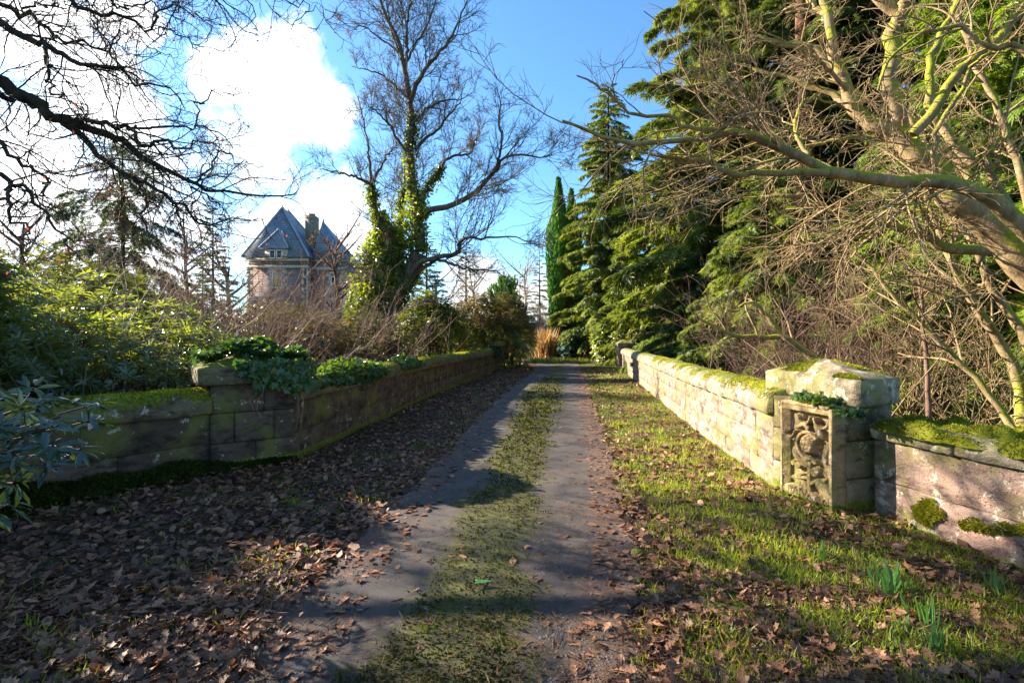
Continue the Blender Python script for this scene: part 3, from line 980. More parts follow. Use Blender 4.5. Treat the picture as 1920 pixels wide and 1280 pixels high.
def fq(a0, a1, b0, b1):
    return [F1 + fd * a0 + fn * b0, F1 + fd * a1 + fn * b0, F1 + fd * a1 + fn * b1, F1 + fd * a0 + fn * b1]


quad_prism(MB(), fq(.04, FW - .04, .04, .76), -.1, 1.03, 4, 0, 0).build('mortar_core', 'rubble_core', lp)
for z0, z1, cuts in ((-.1, .36, (0, .52, 1)), (.366, .71, (0, .27, .74, 1)), (.716, 1.045, (0, .62, 1))):
    for c0, c1 in zip(cuts[:-1], cuts[1:]):
        off = R.uniform(-.012, .004)
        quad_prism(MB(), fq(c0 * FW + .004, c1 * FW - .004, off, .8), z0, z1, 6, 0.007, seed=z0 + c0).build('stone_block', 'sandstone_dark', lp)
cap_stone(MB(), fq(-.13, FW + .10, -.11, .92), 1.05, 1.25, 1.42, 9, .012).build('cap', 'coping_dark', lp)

# small end piers far away
for (cx, cy, cap_m, st_m, lab) in ((-.70, 24.9, 'coping_dark', 'sandstone_dark', 'small dark cap pier ending the left parapet beside the rhododendrons'),
                                   (5.50, 25.1, 'coping_stone', 'sandstone_pink', 'small pale cap pier ending the right parapet at the trees')):
    ep = thing('gate_pier', lab, 'pier', (cx, cy, 0))
    sq = lambda w_: [(cx - w_, cy - w_), (cx + w_, cy - w_), (cx + w_, cy + w_), (cx - w_, cy + w_)]
    quad_prism(MB(), sq(.3), -.1, .6, 3).build('stone_block', st_m, ep)
    quad_prism(MB(), sq(.3), .605, 1.15, 3, seed=4).build('stone_block', st_m, ep)
    cap_stone(MB(), sq(.40), 1.153, 1.32, 1.50, 5).build('cap', cap_m, ep)


# moss cushions on stone
def moss_cushions(mb, pts, rad, hs):
    """low irregular domes at pts"""
    nr, na = 5, 12
    for (p, r, h) in zip(pts, rad, hs):
        a = np.linspace(0, 2 * np.pi, na, endpoint=False)
        rr = np.linspace(1, 0.12, nr)
        Vs = []
        for q in rr:
            rad_ = r * q * (1 + .25 * np.sin(a * 2 + p[0] * 9) + .12 * np.sin(a * 5 + p[1] * 7))
            z = h * (1 - q ** 2.2)
            Vs.append(np.c_[p[0] + rad_ * np.cos(a) * .8, p[1] + rad_ * np.sin(a) * 1.3, p[2] + z + 0 * a - .01])
        V = np.concatenate(Vs)
        V[:, 2] += .012 * sn(V, 14, 3)
        I = np.arange(len(V)).reshape(nr, na)
        A, B = I[:-1], I[1:]
        F = np.stack([A, np.roll(A, -1, 1), np.roll(B, -1, 1), B], -1).reshape(-1, 4)
        mb.add(V, [F, I[-1][None]])


def path_tufts(mb, path, n, s0, s1, ofs, zf, size, thr, seed=0, mi=0, up=1.2):
    s = R.uniform(s0, s1, n)
    o = R.uniform(ofs[0], ofs[1], n)
    p, nn = path.at(s)
    P = np.c_[p + nn * o[:, None], zf(o)]
    keep = sn(P + seed, 2.2, 4) > thr
    P = P[keep]
    D = rdir(len(P), up, .6)
    scatter(mb, DIAMOND * [1.8, 1, 1], DIA_F, P - D * size * .2, D, rdir(len(P)), size * R.uniform(.5, 1.3, len(P)), mi)


cz = lambda o: np.interp(o, [c[0] for c in COPING[2:11]], [c[1] for c in COPING[2:11]])
m = MB()
cps, rds, hss = [], [], []
for s in np.arange(1.2, RN.L, .16):
    for o in (0.02, .2, .38):
        p, nn = RN.at(np.array(s + R.uniform(-.08, .08)))
        if R.random() < .82:
            cps.append((p[0] + nn[0] * (o + R.uniform(-.07, .05)), p[1] + nn[1] * o, .865 - .045 * (o < .1)))
            rds.append(R.uniform(.09, .17))
            hss.append(R.uniform(.04, .12))
moss_cushions(m, cps, rds, hss)
tuft_p = np.array(cps)
n = 22000
k = R.integers(0, len(cps), n)
a = R.uniform(0, 2 * np.pi, n)
q = np.sqrt(R.random(n)) * 1.02
rr = np.array(rds)[k] * q * (1 + .25 * np.sin(a * 2 + tuft_p[k, 0] * 9) + .12 * np.sin(a * 5 + tuft_p[k, 1] * 7))
P = np.c_[tuft_p[k, 0] + rr * np.cos(a) * .8, tuft_p[k, 1] + rr * np.sin(a) * 1.3, tuft_p[k, 2] + np.array(hss)[k] * (1 - q ** 2.2) - .008]
D = nrm(np.c_[np.cos(a) * q, np.sin(a) * q, 0.9 + 0 * a] + R.normal(0, .45, (n, 3)))
scatter(m, DIAMOND * [1.6, 1, 1], DIA_F, P, D, rdir(n), R.uniform(.010, .026, n))
o = m.build('moss_cushion', 'moss_tuft', at=(3.4, 3.4, .87))
tag(o, 'bright green moss cushions on top of the nearest right wall', 'moss', kind='stuff')
m = MB()
path_tufts(m, RF, 26000, 0, 9, (-.05, .42), cz, .022, .0, 3)
tag(m.build('moss_tufts', 'moss_tuft', at=(2.9, 7, 1.05)), 'green moss tufts along the curved right coping', 'moss', kind='stuff')
m = MB()
path_tufts(m, LF, 19000, 0, 18, (.02, .46), cz, .03, -.3, 8)
path_tufts(m, LN, 14000, 0, LN.L, (-.03, .46), lambda o: cz(o) - .075, .028, -.4, 8)
tag(m.build('moss_tufts', 'moss_tuft', at=(-2.6, 8, 1.05)), 'yellow green moss tufts along the left coping', 'moss', kind='stuff')
# moss on the cap and the panel top
m = MB()
QA, QB, QC = np.array([2.93, 4.30]), np.array([2.80, 5.65]), np.array([3.49, 4.61])
for n, ua, ub, va, vb in ((2600, .55, .98, .05, .5), (2600, .1, .55, .55, .98), (900, .0, .25, .0, .12)):
    u_, v_ = R.uniform(ua, ub, n), R.uniform(va, vb, n)
    xy = QA + (QB - QA) * u_[:, None] + (QC - QA) * v_[:, None]
    e = np.minimum(np.minimum(u_, 1 - u_), np.minimum(v_, 1 - v_)) * 2
    P = np.c_[xy, 1.237 + .15 * e]
    P = P[sn(P + 5, 4, 3) > -.15]
    scatter(m, DIAMOND * [1.8, 1, 1], DIA_F, P, rdir(len(P), 1.2, .5), rdir(len(P)), R.uniform(.012, .026, len(P)))
n = 4200
u_, v_ = R.uniform(.0, PW, n), R.uniform(-.01, .15, n)
xy = PA + ud * u_[:, None] - nd_ * v_[:, None]
P = np.c_[xy, .985 + 0 * u_ + .02 * np.abs(sn(np.c_[xy, u_], 9, 2))]
P = P[sn(P + 2, 5, 3) > -.1]
scatter(m, DIAMOND * [1.8, 1, 1], DIA_F, P, rdir(len(P), 1.0, .5), rdir(len(P)), R.uniform(.014, .03, len(P)))
tag(m.build('moss_tufts', 'moss_tuft', at=(3.0, 5, 1.2)), 'yellow green moss patches on the cap and ledge of the right pier', 'moss', kind='stuff')

# dark moss bank at the foot of the left near wall, mossy patches on the right near wall
m = MB()
n = 30000
s = R.uniform(0.0, LN.L + .9, n)
v_ = R.random(n)
p, nn = LN.at(np.minimum(s, LN.L))
ext = np.maximum(s - LN.L, 0)
tdir = np.array([.81, .59])
hz = (.10 + .26 * np.clip((LN.L + .5 - s) / 3.0, 0, 1)) * (1 + .3 * sn(np.c_[s, s * 0, s * 0], 3, 2))
o_ = -.03 - .30 * v_ * np.clip(hz / .3, .3, 1)
P = np.c_[p + nn * o_[:, None] + tdir * ext[:, None], hz * (1 - v_) ** 1.2 + .03]
D = nrm(np.c_[-nn * .9, np.full(n, .7)] + R.normal(0, .5, (n, 3)))
scatter(m, DIAMOND * [1.8, 1, 1], DIA_F, P, D, rdir(n), R.uniform(.02, .05, n))
ns, nv2 = 90, 7
ss = np.linspace(0, LN.L + .9, ns)
pp, nn2 = LN.at(np.minimum(ss, LN.L))
ex = np.maximum(ss - LN.L, 0)
hh = (.10 + .26 * np.clip((LN.L + .5 - ss) / 3.0, 0, 1)) * (1 + .3 * sn(np.c_[ss, ss * 0, ss * 0], 3, 2))
rows = []
for v0 in np.linspace(0, 1, nv2):
    o0 = -.0 - .30 * v0 * np.clip(hh / .3, .3, 1)
    rows.append(np.c_[pp + nn2 * o0[:, None] + tdir * ex[:, None], (hh) * (1 - v0) ** 1.2 + .01 - .03 * (v0 == 1)])
V = np.array(rows)
V[..., 2] += .015 * sn(V, 9, 3)
I = np.arange(nv2 * ns).reshape(nv2, ns)
F = np.stack([I[:-1, :-1], I[:-1, 1:], I[1:, 1:], I[1:, :-1]], -1).reshape(-1, 4)
m.add(V.reshape(-1, 3), F)
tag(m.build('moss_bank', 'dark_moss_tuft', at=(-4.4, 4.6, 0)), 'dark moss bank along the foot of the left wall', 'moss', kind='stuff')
m = MB()
for (s0, z0, ls, lz, n) in ((RN.L - .50, .22, .16, .13, 3000), (RN.L - .95, .28, .30, .06, 2200), (RN.L - 1.35, .24, .22, .05, 1200)):
    a = R.uniform(0, 2 * np.pi, n)
    q = np.sqrt(R.random(n))
    s = s0 + ls * q * np.cos(a)
    z = z0 + lz * q * np.sin(a) + (s0 - s) * .25
    p, nn = RN.at(s)
    P = np.c_[p - nn * (.0 + .05 * (1 - q))[:, None], z]
    keep = (sn(P, 9, 4) - .9 * q) > -.75
    P, nn = P[keep], nn[keep]
    D = nrm(np.c_[-nn, np.full(len(P), .4)] + R.normal(0, .5, (len(P), 3)))
    scatter(m, DIAMOND * [1.8, 1, 1], DIA_F, P, D, rdir(len(P)), R.uniform(.012, .026, len(P)))
tag(m.build('moss_patch', 'moss_tuft', at=(3.3, 3.8, .2)), 'moss patches low on the face of the nearest right wall', 'moss', kind='stuff')


# ------------------------------------------------------------------ mansion
HY = 60.0


def hx(px, yy=HY):
    return (px - 960) / FPX * yy


def hz_(py, yy=HY):
    return EYE - (py - HOR) / FPX * yy


house = thing('mansion', 'old sandstone mansion with steep blue slate tower roofs behind the bare shrubs', 'house', (hx(550), HY, 0))
x0, x1 = hx(463), hx(577)
yA = HY
ze = hz_(483)
m = MB()
box(m, x0, x1, yA, yA + 9, -.5, ze - .9)
box(m, x0 + .12, x1 - .12, yA + .15, yA + 8.8, ze - .9, ze)
m.build('tower_wall', 'house_sandstone', house)
m = MB()
box(m, hx(577) + .003, hx(644), yA + .9, yA + 9.4, -.5, ze - .1)
m.build('wing_wall', 'house_sandstone', house)
m = MB()
box(m, hx(645) + .3, hx(674), yA + 3, yA + 10, -.5, hz_(540))
m.build('wall', 'house_sandstone', house)
for (a, b, zc, yy) in ((x0 - .15, x1 + .15, hz_(500), yA), (x0 - .1, x1 + .1, hz_(487), yA), (x1 + .2, hx(645) + .15, hz_(502), yA + .9), (x1 + .2, hx(645) + .2, hz_(486), yA + .9)):
    m = MB()
    box(m, a, b, yy - .18, yy + .02, zc - .16, zc + .16)
    m.build('string_course', 'pale_dressing', house)


def pyramid(mb, xa, xb, ya, yb, zb, xr0, xr1, yr0, yr1, zr, mi=0):
    V = [(xa, ya, zb), (xb, ya, zb), (xb, yb, zb), (xa, yb, zb), (xr0, yr0, zr), (xr1, yr0, zr), (xr1, yr1, zr), (xr0, yr1, zr)]
    mb.add(V, [[0, 1, 5, 4], [1, 2, 6, 5], [2, 3, 7, 6], [3, 0, 4, 7], [4, 5, 6, 7], [0, 3, 2, 1]], mi)
    return V


zt = hz_(391, yA + 3.8)
m = MB()
V8 = pyramid(m, x0 - .45, x1 + .35, yA - .4, yA + 9.3, ze, hx(531, yA + 3.8) - .06, hx(531, yA + 3.8) + .06, yA + 3.6, yA + 5.2, zt)
roofA = m.build('roof', 'blue_slate', house)
for a, b in ((0, 4), (1, 5), (2, 6)):
    m = MB()
    tubes(m, np.array([V8[a], V8[b]], float) + [0, -.02, .05], np.array([.14, .14]), 5)
    m.build('ridge', 'lead_ridge', roofA)
for fx_, fy_ in ((hx(531, yA + 3.8), yA + 3.6), (hx(531, yA + 3.8), yA + 5.2)):
    m = MB()
    tubes(m, np.array([(fx_, fy_, zt - .1), (fx_, fy_, zt + .35), (fx_, fy_, zt + .8)]), np.array([.12, .05, .02]), 6)
    m.build('finial', 'dark_metal', roofA)
# dormer A
dx0, dx1, dz0, dz1 = hx(499), hx(540), hz_(486), hz_(467)
m = MB()
box(m, dx0, dx1, yA - .3, yA + 3, dz0, dz1)
dorm = m.build('dormer', 'pale_dressing', house)
m = MB()
pk = (hx(521), yA + .5, hz_(429))
V = [(dx0 - .55, yA - .6, dz1), (dx1 + .35, yA - .6, dz1), (hx(521), yA + .3, pk[2]), (dx0 - .55, yA + 3, dz1), (dx1 + .35, yA + 3, dz1), (hx(521), yA + 4, pk[2])]
m.add(V, [[0, 1, 2], [3, 5, 4]])
m.add(V, [[1, 4, 5, 2], [0, 2, 5, 3], [0, 3, 4, 1]])
dr = m.build('dormer_roof', 'blue_slate', dorm)
for a in (0, 1):
    m = MB()
    tubes(m, np.array([V[a], V[2]], float) + [0, -.05, .03], np.array([.11, .11]), 5)
    m.build('verge', 'lead_ridge', dorm)


def window(xc, zc, w_, h_, yf, par, mat='window_glass', sur=True, sash=True):
    """window set in a stone surround: surround blocks, frame bars, pane"""
    m = MB()
    box(m, xc - w_ / 2, xc + w_ / 2, yf - .05, yf - .03, zc - h_ / 2, zc + h_ / 2)
    f = m.build('window', mat, par)
    m = MB()
    t_ = .07
    box(m, xc - w_ / 2 - t_, xc - w_ / 2, yf - .12, yf - .02, zc - h_ / 2 - t_, zc + h_ / 2 + t_)
    box(m, xc + w_ / 2, xc + w_ / 2 + t_, yf - .12, yf - .02, zc - h_ / 2 - t_, zc + h_ / 2 + t_)
    box(m, xc - w_ / 2, xc + w_ / 2, yf - .12, yf - .02, zc + h_ / 2, zc + h_ / 2 + t_)
    box(m, xc - w_ / 2, xc + w_ / 2, yf - .14, yf - .02, zc - h_ / 2 - t_ * 1.6, zc - h_ / 2)
    if sash:
        box(m, xc - w_ / 2, xc + w_ / 2, yf - .10, yf - .055, zc - .03, zc + .04)
    m.build('frame', 'white_paint', f) if par is not None and par.parent is None else m.build('window_frame', 'white_paint', par)
    if sur:
        k = 0
        z = zc - h_ / 2 - .3
        while z < zc + h_ / 2 + .1:
            ww = .55 if k % 2 else .32
            for sgn in (-1, 1):
                m = MB()
                xa = xc + sgn * (w_ / 2 + t_ + .003)
                xb = xa + sgn * ww
                box(m, min(xa, xb), max(xa, xb), yf - .06, yf + .02, z, z + .37)
                m.build('quoin', 'pale_dressing', house)
            z += .38
            k += 1
        m = MB()
        box(m, xc - w_ / 2 - .5, xc + w_ / 2 + .5, yf - .075, yf + .02, z + .003, z + .40)
        m.build('lintel', 'pale_dressing', house)
    return f


window(hx(513.5), hz_(477.5), .52, .82, yA - .3, dorm, sur=False, sash=False)
window(hx(526.5), hz_(477.5), .52, .82, yA - .3, dorm, sur=False, sash=False)
window(hx(520), hz_(525), 1.0, 1.65, yA, house, 'plywood', sash=False)
window(hx(623), hz_(531), .75, 1.65, yA + .9, house)
window(hx(622), hz_(578), .75, 1.35, yA + .9, house)
window(hx(480), hz_(575), .9, 1.5, yA, house)
for xq in (x0, x1 - .5, hx(644) - .5):
    z, k = 0.0, 0
    yy = yA if xq < hx(600) else yA + .9
    while z < ze - 1.4:
        ww = .75 if k % 2 else .42
        m = MB()
        box(m, xq - .03 if xq == x0 else xq + .53 - ww, (xq - .03 + ww) if xq == x0 else xq + .53, yy - .05, yy + .25, z, z + .4)
        m.build('quoin', 'pale_dressing', house)
        z += .41
        k += 1
# right tower roof, small dormer, chimneys
m = MB()
xb0, xb1 = hx(580), hx(643) + .3
zb = hz_(416, yA + 3.2)
V8 = pyramid(m, xb0, xb1, yA + .6, yA + 6.5, ze - .1, hx(606, yA + 3.2) - .05, hx(606, yA + 3.2) + .05, yA + 3.0, yA + 3.4, zb)
roofB = m.build('roof', 'blue_slate', house)
m = MB()
tubes(m, np.array([(hx(606, yA + 3.2), yA + 3.2, zb - .1), (hx(606, yA + 3.2), yA + 3.2, zb + .4), (hx(606, yA + 3.2), yA + 3.2, zb + 1.0)]), np.array([.14, .05, .02]), 6)
m.build('finial', 'dark_metal', roofB)
m = MB()
box(m, hx(618), hx(634), yA + .5, yA + 3, hz_(494), hz_(474))
d2 = m.build('dormer', 'pale_dressing', house)
m = MB()
V = [(hx(613), yA + .2, hz_(474)), (hx(639), yA + .2, hz_(474)), (hx(626), yA + 1.2, hz_(452)), (hx(613), yA + 3, hz_(474)), (hx(639), yA + 3, hz_(474)), (hx(626), yA + 3.4, hz_(452))]
m.add(V, [[0, 1, 2], [3, 5, 4]])
m.add(V, [[1, 4, 5, 2], [0, 2, 5, 3], [0, 3, 4, 1]])
m.build('dormer_roof', 'blue_slate', d2)
window(hx(626), hz_(486), .55, .8, yA + .5, d2, sur=False, sash=False)
for (pa, pb, pt, pbm, yy) in ((572, 589, 403, 490, yA + 4), (645, 655, 474, 545, yA + 3)):
    m = MB()
    xa, xb = hx(pa, yy), hx(pb, yy)
    box(m, xa, xb, yy, yy + 1.6, hz_(pbm, yy), hz_(pt, yy))
    box(m, xa - .03, xb + .03, yy - .03, yy + 1.63, hz_(pt, yy) - .42, hz_(pt, yy) - .3)
    ch = m.build('chimney', 'coping_stone', house)
    for i in range(3):
        m = MB()
        cxp = xa + .3 + i * (xb - xa - .6) / 2
        tubes(m, np.array([(cxp, yy + .8, hz_(pt, yy) - .02), (cxp, yy + .8, hz_(pt, yy) + .35)]), np.array([.16, .12]), 7, cap=True)
        m.build('chimney_pot', 'plywood' if False else 'house_sandstone', ch)
m = MB()
pyramid(m, hx(645), hx(676), yA + 2.6, yA + 10.2, hz_(540), hx(652), hx(668), yA + 5, yA + 7, hz_(528))
m.build('roof', 'blue_slate', house)
m = MB()
box(m, hx(577) - .35, hx(577) - .2, yA - .14, yA - .003, 0, ze)
m.build('drainpipe', 'dark_metal', house)


# ------------------------------------------------------------------ bare trees
def bare_tree(name, label, base, limbs, levels, bark, twig, trunk=None, group=None, sides=9, thick_part=None):
    """limbs: list of (pts, rad); levels: dicts with per, ang, lf, rf, n, wig, grav, end, sides, rmin, up"""
    th = thing(name, label, 'tree', base, group)
    m = MB()
    if trunk is not None:
        tubes(m, trunk[0], trunk[1], 14)
        m.build('trunk', bark, th, smooth=True)
    m = MB()
    for p, r in limbs:
        tubes(m, p, r, sides)
    m.build('limbs', bark, th, smooth=True)
    pts = np.array([p for p, r in limbs])
    rad = np.array([r for p, r in limbs])
    L = np.linalg.norm(np.diff(pts, axis=1), axis=2).sum(1)
    tw = MB()
    tips = None
    for i, lv in enumerate(levels):
        per = lv['per'] * L
        P, D, nl, nr = spawn(pts, rad, lv.get('Lref', 1.0) * np.ones(len(L)) if 'Lref' in lv else L, per, lv.get('t0', .12), 1.0, lv['ang'], lv['lf'], lv['rf'], lv.get('up', .2))
        nl = np.clip(nl, lv.get('lmin', .1), lv.get('lmax', 9))
        nr = np.clip(nr, lv['rmin'], lv.get('rmax', 1))
        pts, rad = walk(P, D, nl, nr, lv['n'], lv['wig'], lv.get('grav', 0), lv.get('end', .4))
        L = nl
        tubes(tw, pts, rad, lv['sides'])
        tips = pts
    tw.build('twigs', twig, th, smooth=True)
    return th, tips


# central tree with ivy (22 m away)
CT = 22.0
cl = []


def cl_add(pix, y0, y1, r0, r1):
    cl.append(limb(pix, CT + y0, CT + y1, r0 * .72, r1 * .55, 22, .03))


cl_add([(789, 470), (787, 447), (783, 386), (771, 345), (769, 284), (771, 227), (769, 183), (759, 134), (749, 81), (722, 32), (706, -30), (700, -90)], 0, .5, .34, .06)
cl_add([(769, 190), (785, 150), (804, 122), (840, 81), (861, 40), (880, -10)], .2, -1.2, .15, .04)
cl_add([(759, 134), (762, 100), (763, 60), (767, 10), (775, -60)], .4, 1.2, .13, .04)
cl_add([(755, 110), (735, 60), (728, 20), (720, -50)], .4, 1.0, .11, .03)
cl_add([(749, 540), (742, 487), (722, 439), (702, 386), (694, 345)], -.2, -.8, .26, .14)
cl_add([(694, 345), (670, 333), (641, 325), (600, 317)], -.8, -1.8, .10, .03)
cl_add([(696, 340), (692, 300), (690, 284), (682, 227), (672, 180)], -.8, -.5, .10, .03)
cl_add([(697, 345), (712, 315), (727, 292), (745, 270)], -.8, 0.4, .09, .03)
cl_add([(748, 560), (751, 500), (751, 447), (752, 386), (759, 350), (757, 300)], .4, 1.4, .15, .05)
cl_add([(783, 410), (804, 394), (840, 388), (873, 374), (897, 353), (920, 330), (934, 310), (942, 300), (975, 290), (1010, 296), (1035, 290)], 0, -2.0, .20, .03)
cl_add([(925, 325), (938, 290), (940, 264), (936, 225), (938, 190), (932, 165)], -1.2, -1.6, .09, .02)
cl_add([(785, 400), (800, 353), (820, 325), (836, 300), (858, 293), (881, 288), (893, 262), (900, 235)], 0, 1.5, .14, .03)
cl_add([(779, 280), (795, 262), (820, 244), (840, 219), (861, 195), (868, 160)], 0, 1.0, .12, .03)
cl_add([(768, 290), (745, 262), (730, 235), (712, 215), (690, 200)], 0, -1.2, .10, .03)
cl_add([(771, 235), (800, 205), (830, 190), (862, 188), (885, 175)], 0, -.7, .09, .02)
cl_add([(769, 190), (745, 165), (715, 140), (685, 130), (660, 125)], 0, .8, .09, .02)
cl_add([(768, 520), (787, 492), (836, 479), (861, 471), (863, 451), (885, 446), (909, 447), (958, 443), (985, 452)], -.3, -2.4, .17, .03)
cl_add([(775, 515), (810, 492), (824, 487), (855, 498), (877, 504), (926, 508), (950, 520)], -.3, -1.5, .12, .03)
cl_add([(740, 570), (712, 530), (690, 510), (665, 500), (640, 505)], -.3, -1.6, .09, .02)
cl_add([(757, 130), (775, 90), (800, 50), (815, 10), (830, -40)], .3, -.2, .09, .02)
cl_add([(752, 100), (710, 70), (680, 50), (655, 60)], .3, 1.2, .07, .02)
trk = limb([(737, 705), (735, 672), (731, 620), (737, 575), (748, 545), (768, 520), (785, 475)], CT, CT, .46, .36, 22, .02)
cl.insert(0, limb([(733, 600), (738, 570), (749, 540)], CT, CT - .2, .34, .27, 22, .01))
lv = [dict(per=3.2, ang=.75, lf=.42, rf=.45, n=7, wig=.13, grav=.07, sides=3, rmin=.012, rmax=.024, lmin=1.0, lmax=2.8, up=.5, t0=.2),
      dict(per=4.4, ang=.75, lf=.45, rf=.55, n=4, wig=.2, grav=.03, sides=3, rmin=.009, rmax=.015, lmin=.5, lmax=1.3, up=.2),
      dict(per=9.0, ang=.7, lf=.5, rf=.6, n=2, wig=.22, grav=.02, sides=3, rmin=.007, rmax=.009, lmin=.3, lmax=.7, end=.6)]
ctree, _ = bare_tree('bare_tree', 'tall bare tree with ivy on its forked trunk, behind the left parapet', (trk[0][0][0], CT, 0), cl, lv, 'tree_bark', 'tree_bark', trk)


def ivy_on(mb, pts, rad, n, rr, size, t0=0., t1=1.):
    m_ = len(pts)
    t_ = R.uniform(t0, t1, n) * (m_ - 1)
    i = np.minimum(t_.astype(int), m_ - 2)
    f = (t_ - i)[:, None]
    p = pts[i] * (1 - f) + pts[i + 1] * f
    d = rdir(n)
    lump = 1 + .7 * sn(p + d * .3, 1.7, 3)
    rad_ = (rad[i] + rr * np.abs(R.normal(0, .75, n)) * lump)[:, None]
    P = p + d * rad_
    D = nrm(d * .5 + np.array([0, 0, -.6]) + R.normal(0, .5, (n, 3)))
    scatter(mb, OVAL * [1.3, 1, 1], OVAL_F, P, D, nrm(d + R.normal(0, .5, (n, 3))), size * R.uniform(.6, 1.3, n))


m = MB()
ivy_on(m, trk[0], trk[1], 2200, .30, .11, .2, 1)
ivy_on(m, *cl[1], 3000, .15, .11, 0, .48)
ivy_on(m, *cl[5], 2600, .17, .11, 0, 1)
ivy_on(m, *cl[9], 1800, .18, .12, 0, .8)
ivy_on(m, *cl[12], 900, .15, .11, 0, .35)
ivy_on(m, *cl[10], 350, .12, .11, 0, .1)
# the ivy masses round the fork
for (px, py, rx, rz, n) in ((712, 500, 1.0, 1.6, 5200), (722, 440, .55, .9, 1800), (715, 545, 1.3, .9, 1600), (695, 575, 1.1, .7, 1800), (765, 430, .5, 1.0, 900), (730, 480, .8, 1.2, 1500)):
    c0 = unp(px, py, CT)
    d = rdir(n)
    rrr = R.uniform(.35, 1, n) ** .6 * (1 + .4 * sn(c0 + d * 1.5, 1.6, 3))
    P = c0 + d * np.array([rx, .8, rz]) * rrr[:, None]
    scatter(m, OVAL * [1.3, 1, 1], OVAL_F, P, nrm(d * .4 + [0, 0, -.5] + R.normal(0, .5, (n, 3))), nrm(d + R.normal(0, .5, (n, 3))), .13 * R.uniform(.6, 1.3, n))
iv = m.build('tree_ivy', 'tree_ivy', at=(trk[0][0][0], CT, 0))
tag(iv, 'ivy climbing the forked trunk of the tall bare tree', 'ivy', kind='stuff')

# oak limbs reaching in from the top left
ol = []
sc_ = .4063


def ol_add(pix, y0, y1, r0, r1):
    ol.append(limb([(x_ * sc_, y_ * sc_) for x_, y_ in pix], y0, y1, r0 * .66, r1 * .5, 22, .03))


ol_add([(-420, 160), (-200, 290), (0, 380), (100, 430), (200, 490), (320, 550), (345, 575)], 6.6, 6.9, .15, .105)
ol_add([(-200, 270), (0, 440), (110, 460), (230, 540), (330, 590)], 6.6, 6.9, .06, .05)
ol_add([(340, 570), (450, 605), (540, 635), (600, 690), (680, 750), (780, 790), (900, 845), (980, 890), (1100, 890), (1300, 910), (1380, 880)], 6.9, 7.6, .085, .015)
ol_add([(345, 560), (400, 560), (500, 590), (600, 600), (680, 660), (760, 650), (830, 690), (930, 660), (1010, 640)], 6.9, 6.3, .055, .012)
ol_add([(590, 600), (650, 580), (780, 580), (900, 590), (1010, 610), (1080, 690)], 6.8, 7.4, .032, .01)
ol_add([(330, 580), (400, 650), (470, 720), (540, 780), (620, 830), (700, 860), (790, 910), (880, 980), (960, 1040), (1060, 1010), (1200, 1020)], 6.9, 7.2, .065, .012)
ol_add([(620, 830), (660, 890), (680, 940), (660, 1020), (670, 1090), (720, 1140)], 7.0, 6.7, .035, .010)
ol_add([(790, 910), (820, 970), (850, 1040), (900, 1120), (980, 1180)], 7.1, 7.4, .024, .008)
ol_add([(-300, -50), (0, 100), (60, 150), (140, 190), (200, 200), (280, 250), (340, 280), (420, 290), (500, 320), (560, 310), (650, 400), (800, 430), (850, 500)], 6.2, 6.6, .075, .012)
ol_add([(-260, -60), (0, 20), (100, 60), (200, 130), (300, 180), (380, 190), (460, 240), (540, 180), (560, 90)], 7.0, 7.4, .055, .012)
ol_add([(260, -160), (330, 0), (390, 60), (480, 70), (560, 90), (650, 120), (710, 130), (760, 150), (850, 180), (930, 240)], 6.4, 6.8, .045, .010)
ol_add([(205, 190), (212, 260), (215, 310), (210, 380), (270, 440), (330, 470)], 6.3, 6.0, .04, .010)
ol_add([(-160, 560), (0, 660), (80, 740), (150, 790), (210, 830), (220, 880), (190, 940), (250, 970), (330, 1060)], 6.8, 6.6, .045, .010)
ol_add([(-200, 720), (0, 810), (60, 850), (110, 860), (160, 920), (220, 1000), (280, 1060), (340, 1140), (370, 1210)], 6.0, 6.2, .05, .012)
ol_add([(60, 850), (30, 900), (60, 990), (120, 1080), (110, 1150), (130, 1240)], 6.0, 5.8, .035, .010)
ol_add([(900, 850), (960, 780), (1040, 700), (1100, 740), (1180, 770)], 7.3, 7.7, .028, .008)
ol_add([(880, 860), (1000, 930), (1040, 1000), (1100, 1020), (1220, 1010)], 7.4, 7.8, .022, .008)
ol_add([(700, 130), (740, 60), (830, 30), (960, 90), (1040, 140)], 6.7, 7.1, .024, .008)
ol_add([(420, -60), (560, 40), (640, 20), (760, 0), (900, 20)], 6.3, 6.9, .026, .008)
ol_add([(900, 590), (930, 480), (980, 420), (1060, 440), (1130, 400)], 7.2, 7.6, .02, .007)
ol_add([(1080, -90), (1180, -40), (1380, 10), (1430, 50), (1480, 60), (1500, 100)], 5.6, 5.8, .014, .004)
ol_add([(100, 40), (240, 20), (330, 40), (420, -30)], 7.2, 6.8, .025, .008)
ol_add([(560, 310), (520, 230), (560, 160), (640, 170), (720, 230), (800, 260)], 6.6, 7.2, .022, .008)
otr = catmull([(-11.8, 4.6, -.1), (-11.7, 4.6, 1.5), (-11.6, 4.7, 3.2), (-11.4, 4.8, 5.0), (-11.3, 4.9, 7.2), (-11.6, 5.0, 10)], 22), np.linspace(.42, .20, 22)
ol.append((catmull([otr[0][8], ol[0][0][0] * .5 + otr[0][8] * .5 + [0, 0, .2], ol[0][0][1]], 22), np.linspace(.2, .15, 22)))
ol.append((catmull([otr[0][13], ol[8][0][0]], 22), np.linspace(.13, .075, 22)))
ol.append((catmull([otr[0][13], ol[9][0][0]], 22), np.linspace(.10, .055, 22)))
ol.append((catmull([otr[0][6], ol[13][0][0]], 22), np.linspace(.10, .05, 22)))
ol.append((catmull([otr[0][7], ol[12][0][0]], 22), np.linspace(.09, .045, 22)))
ol.append((catmull([otr[0][15], (-7, 6.6, 7.5), ol[10][0][0]], 22), np.linspace(.09, .045, 22)))
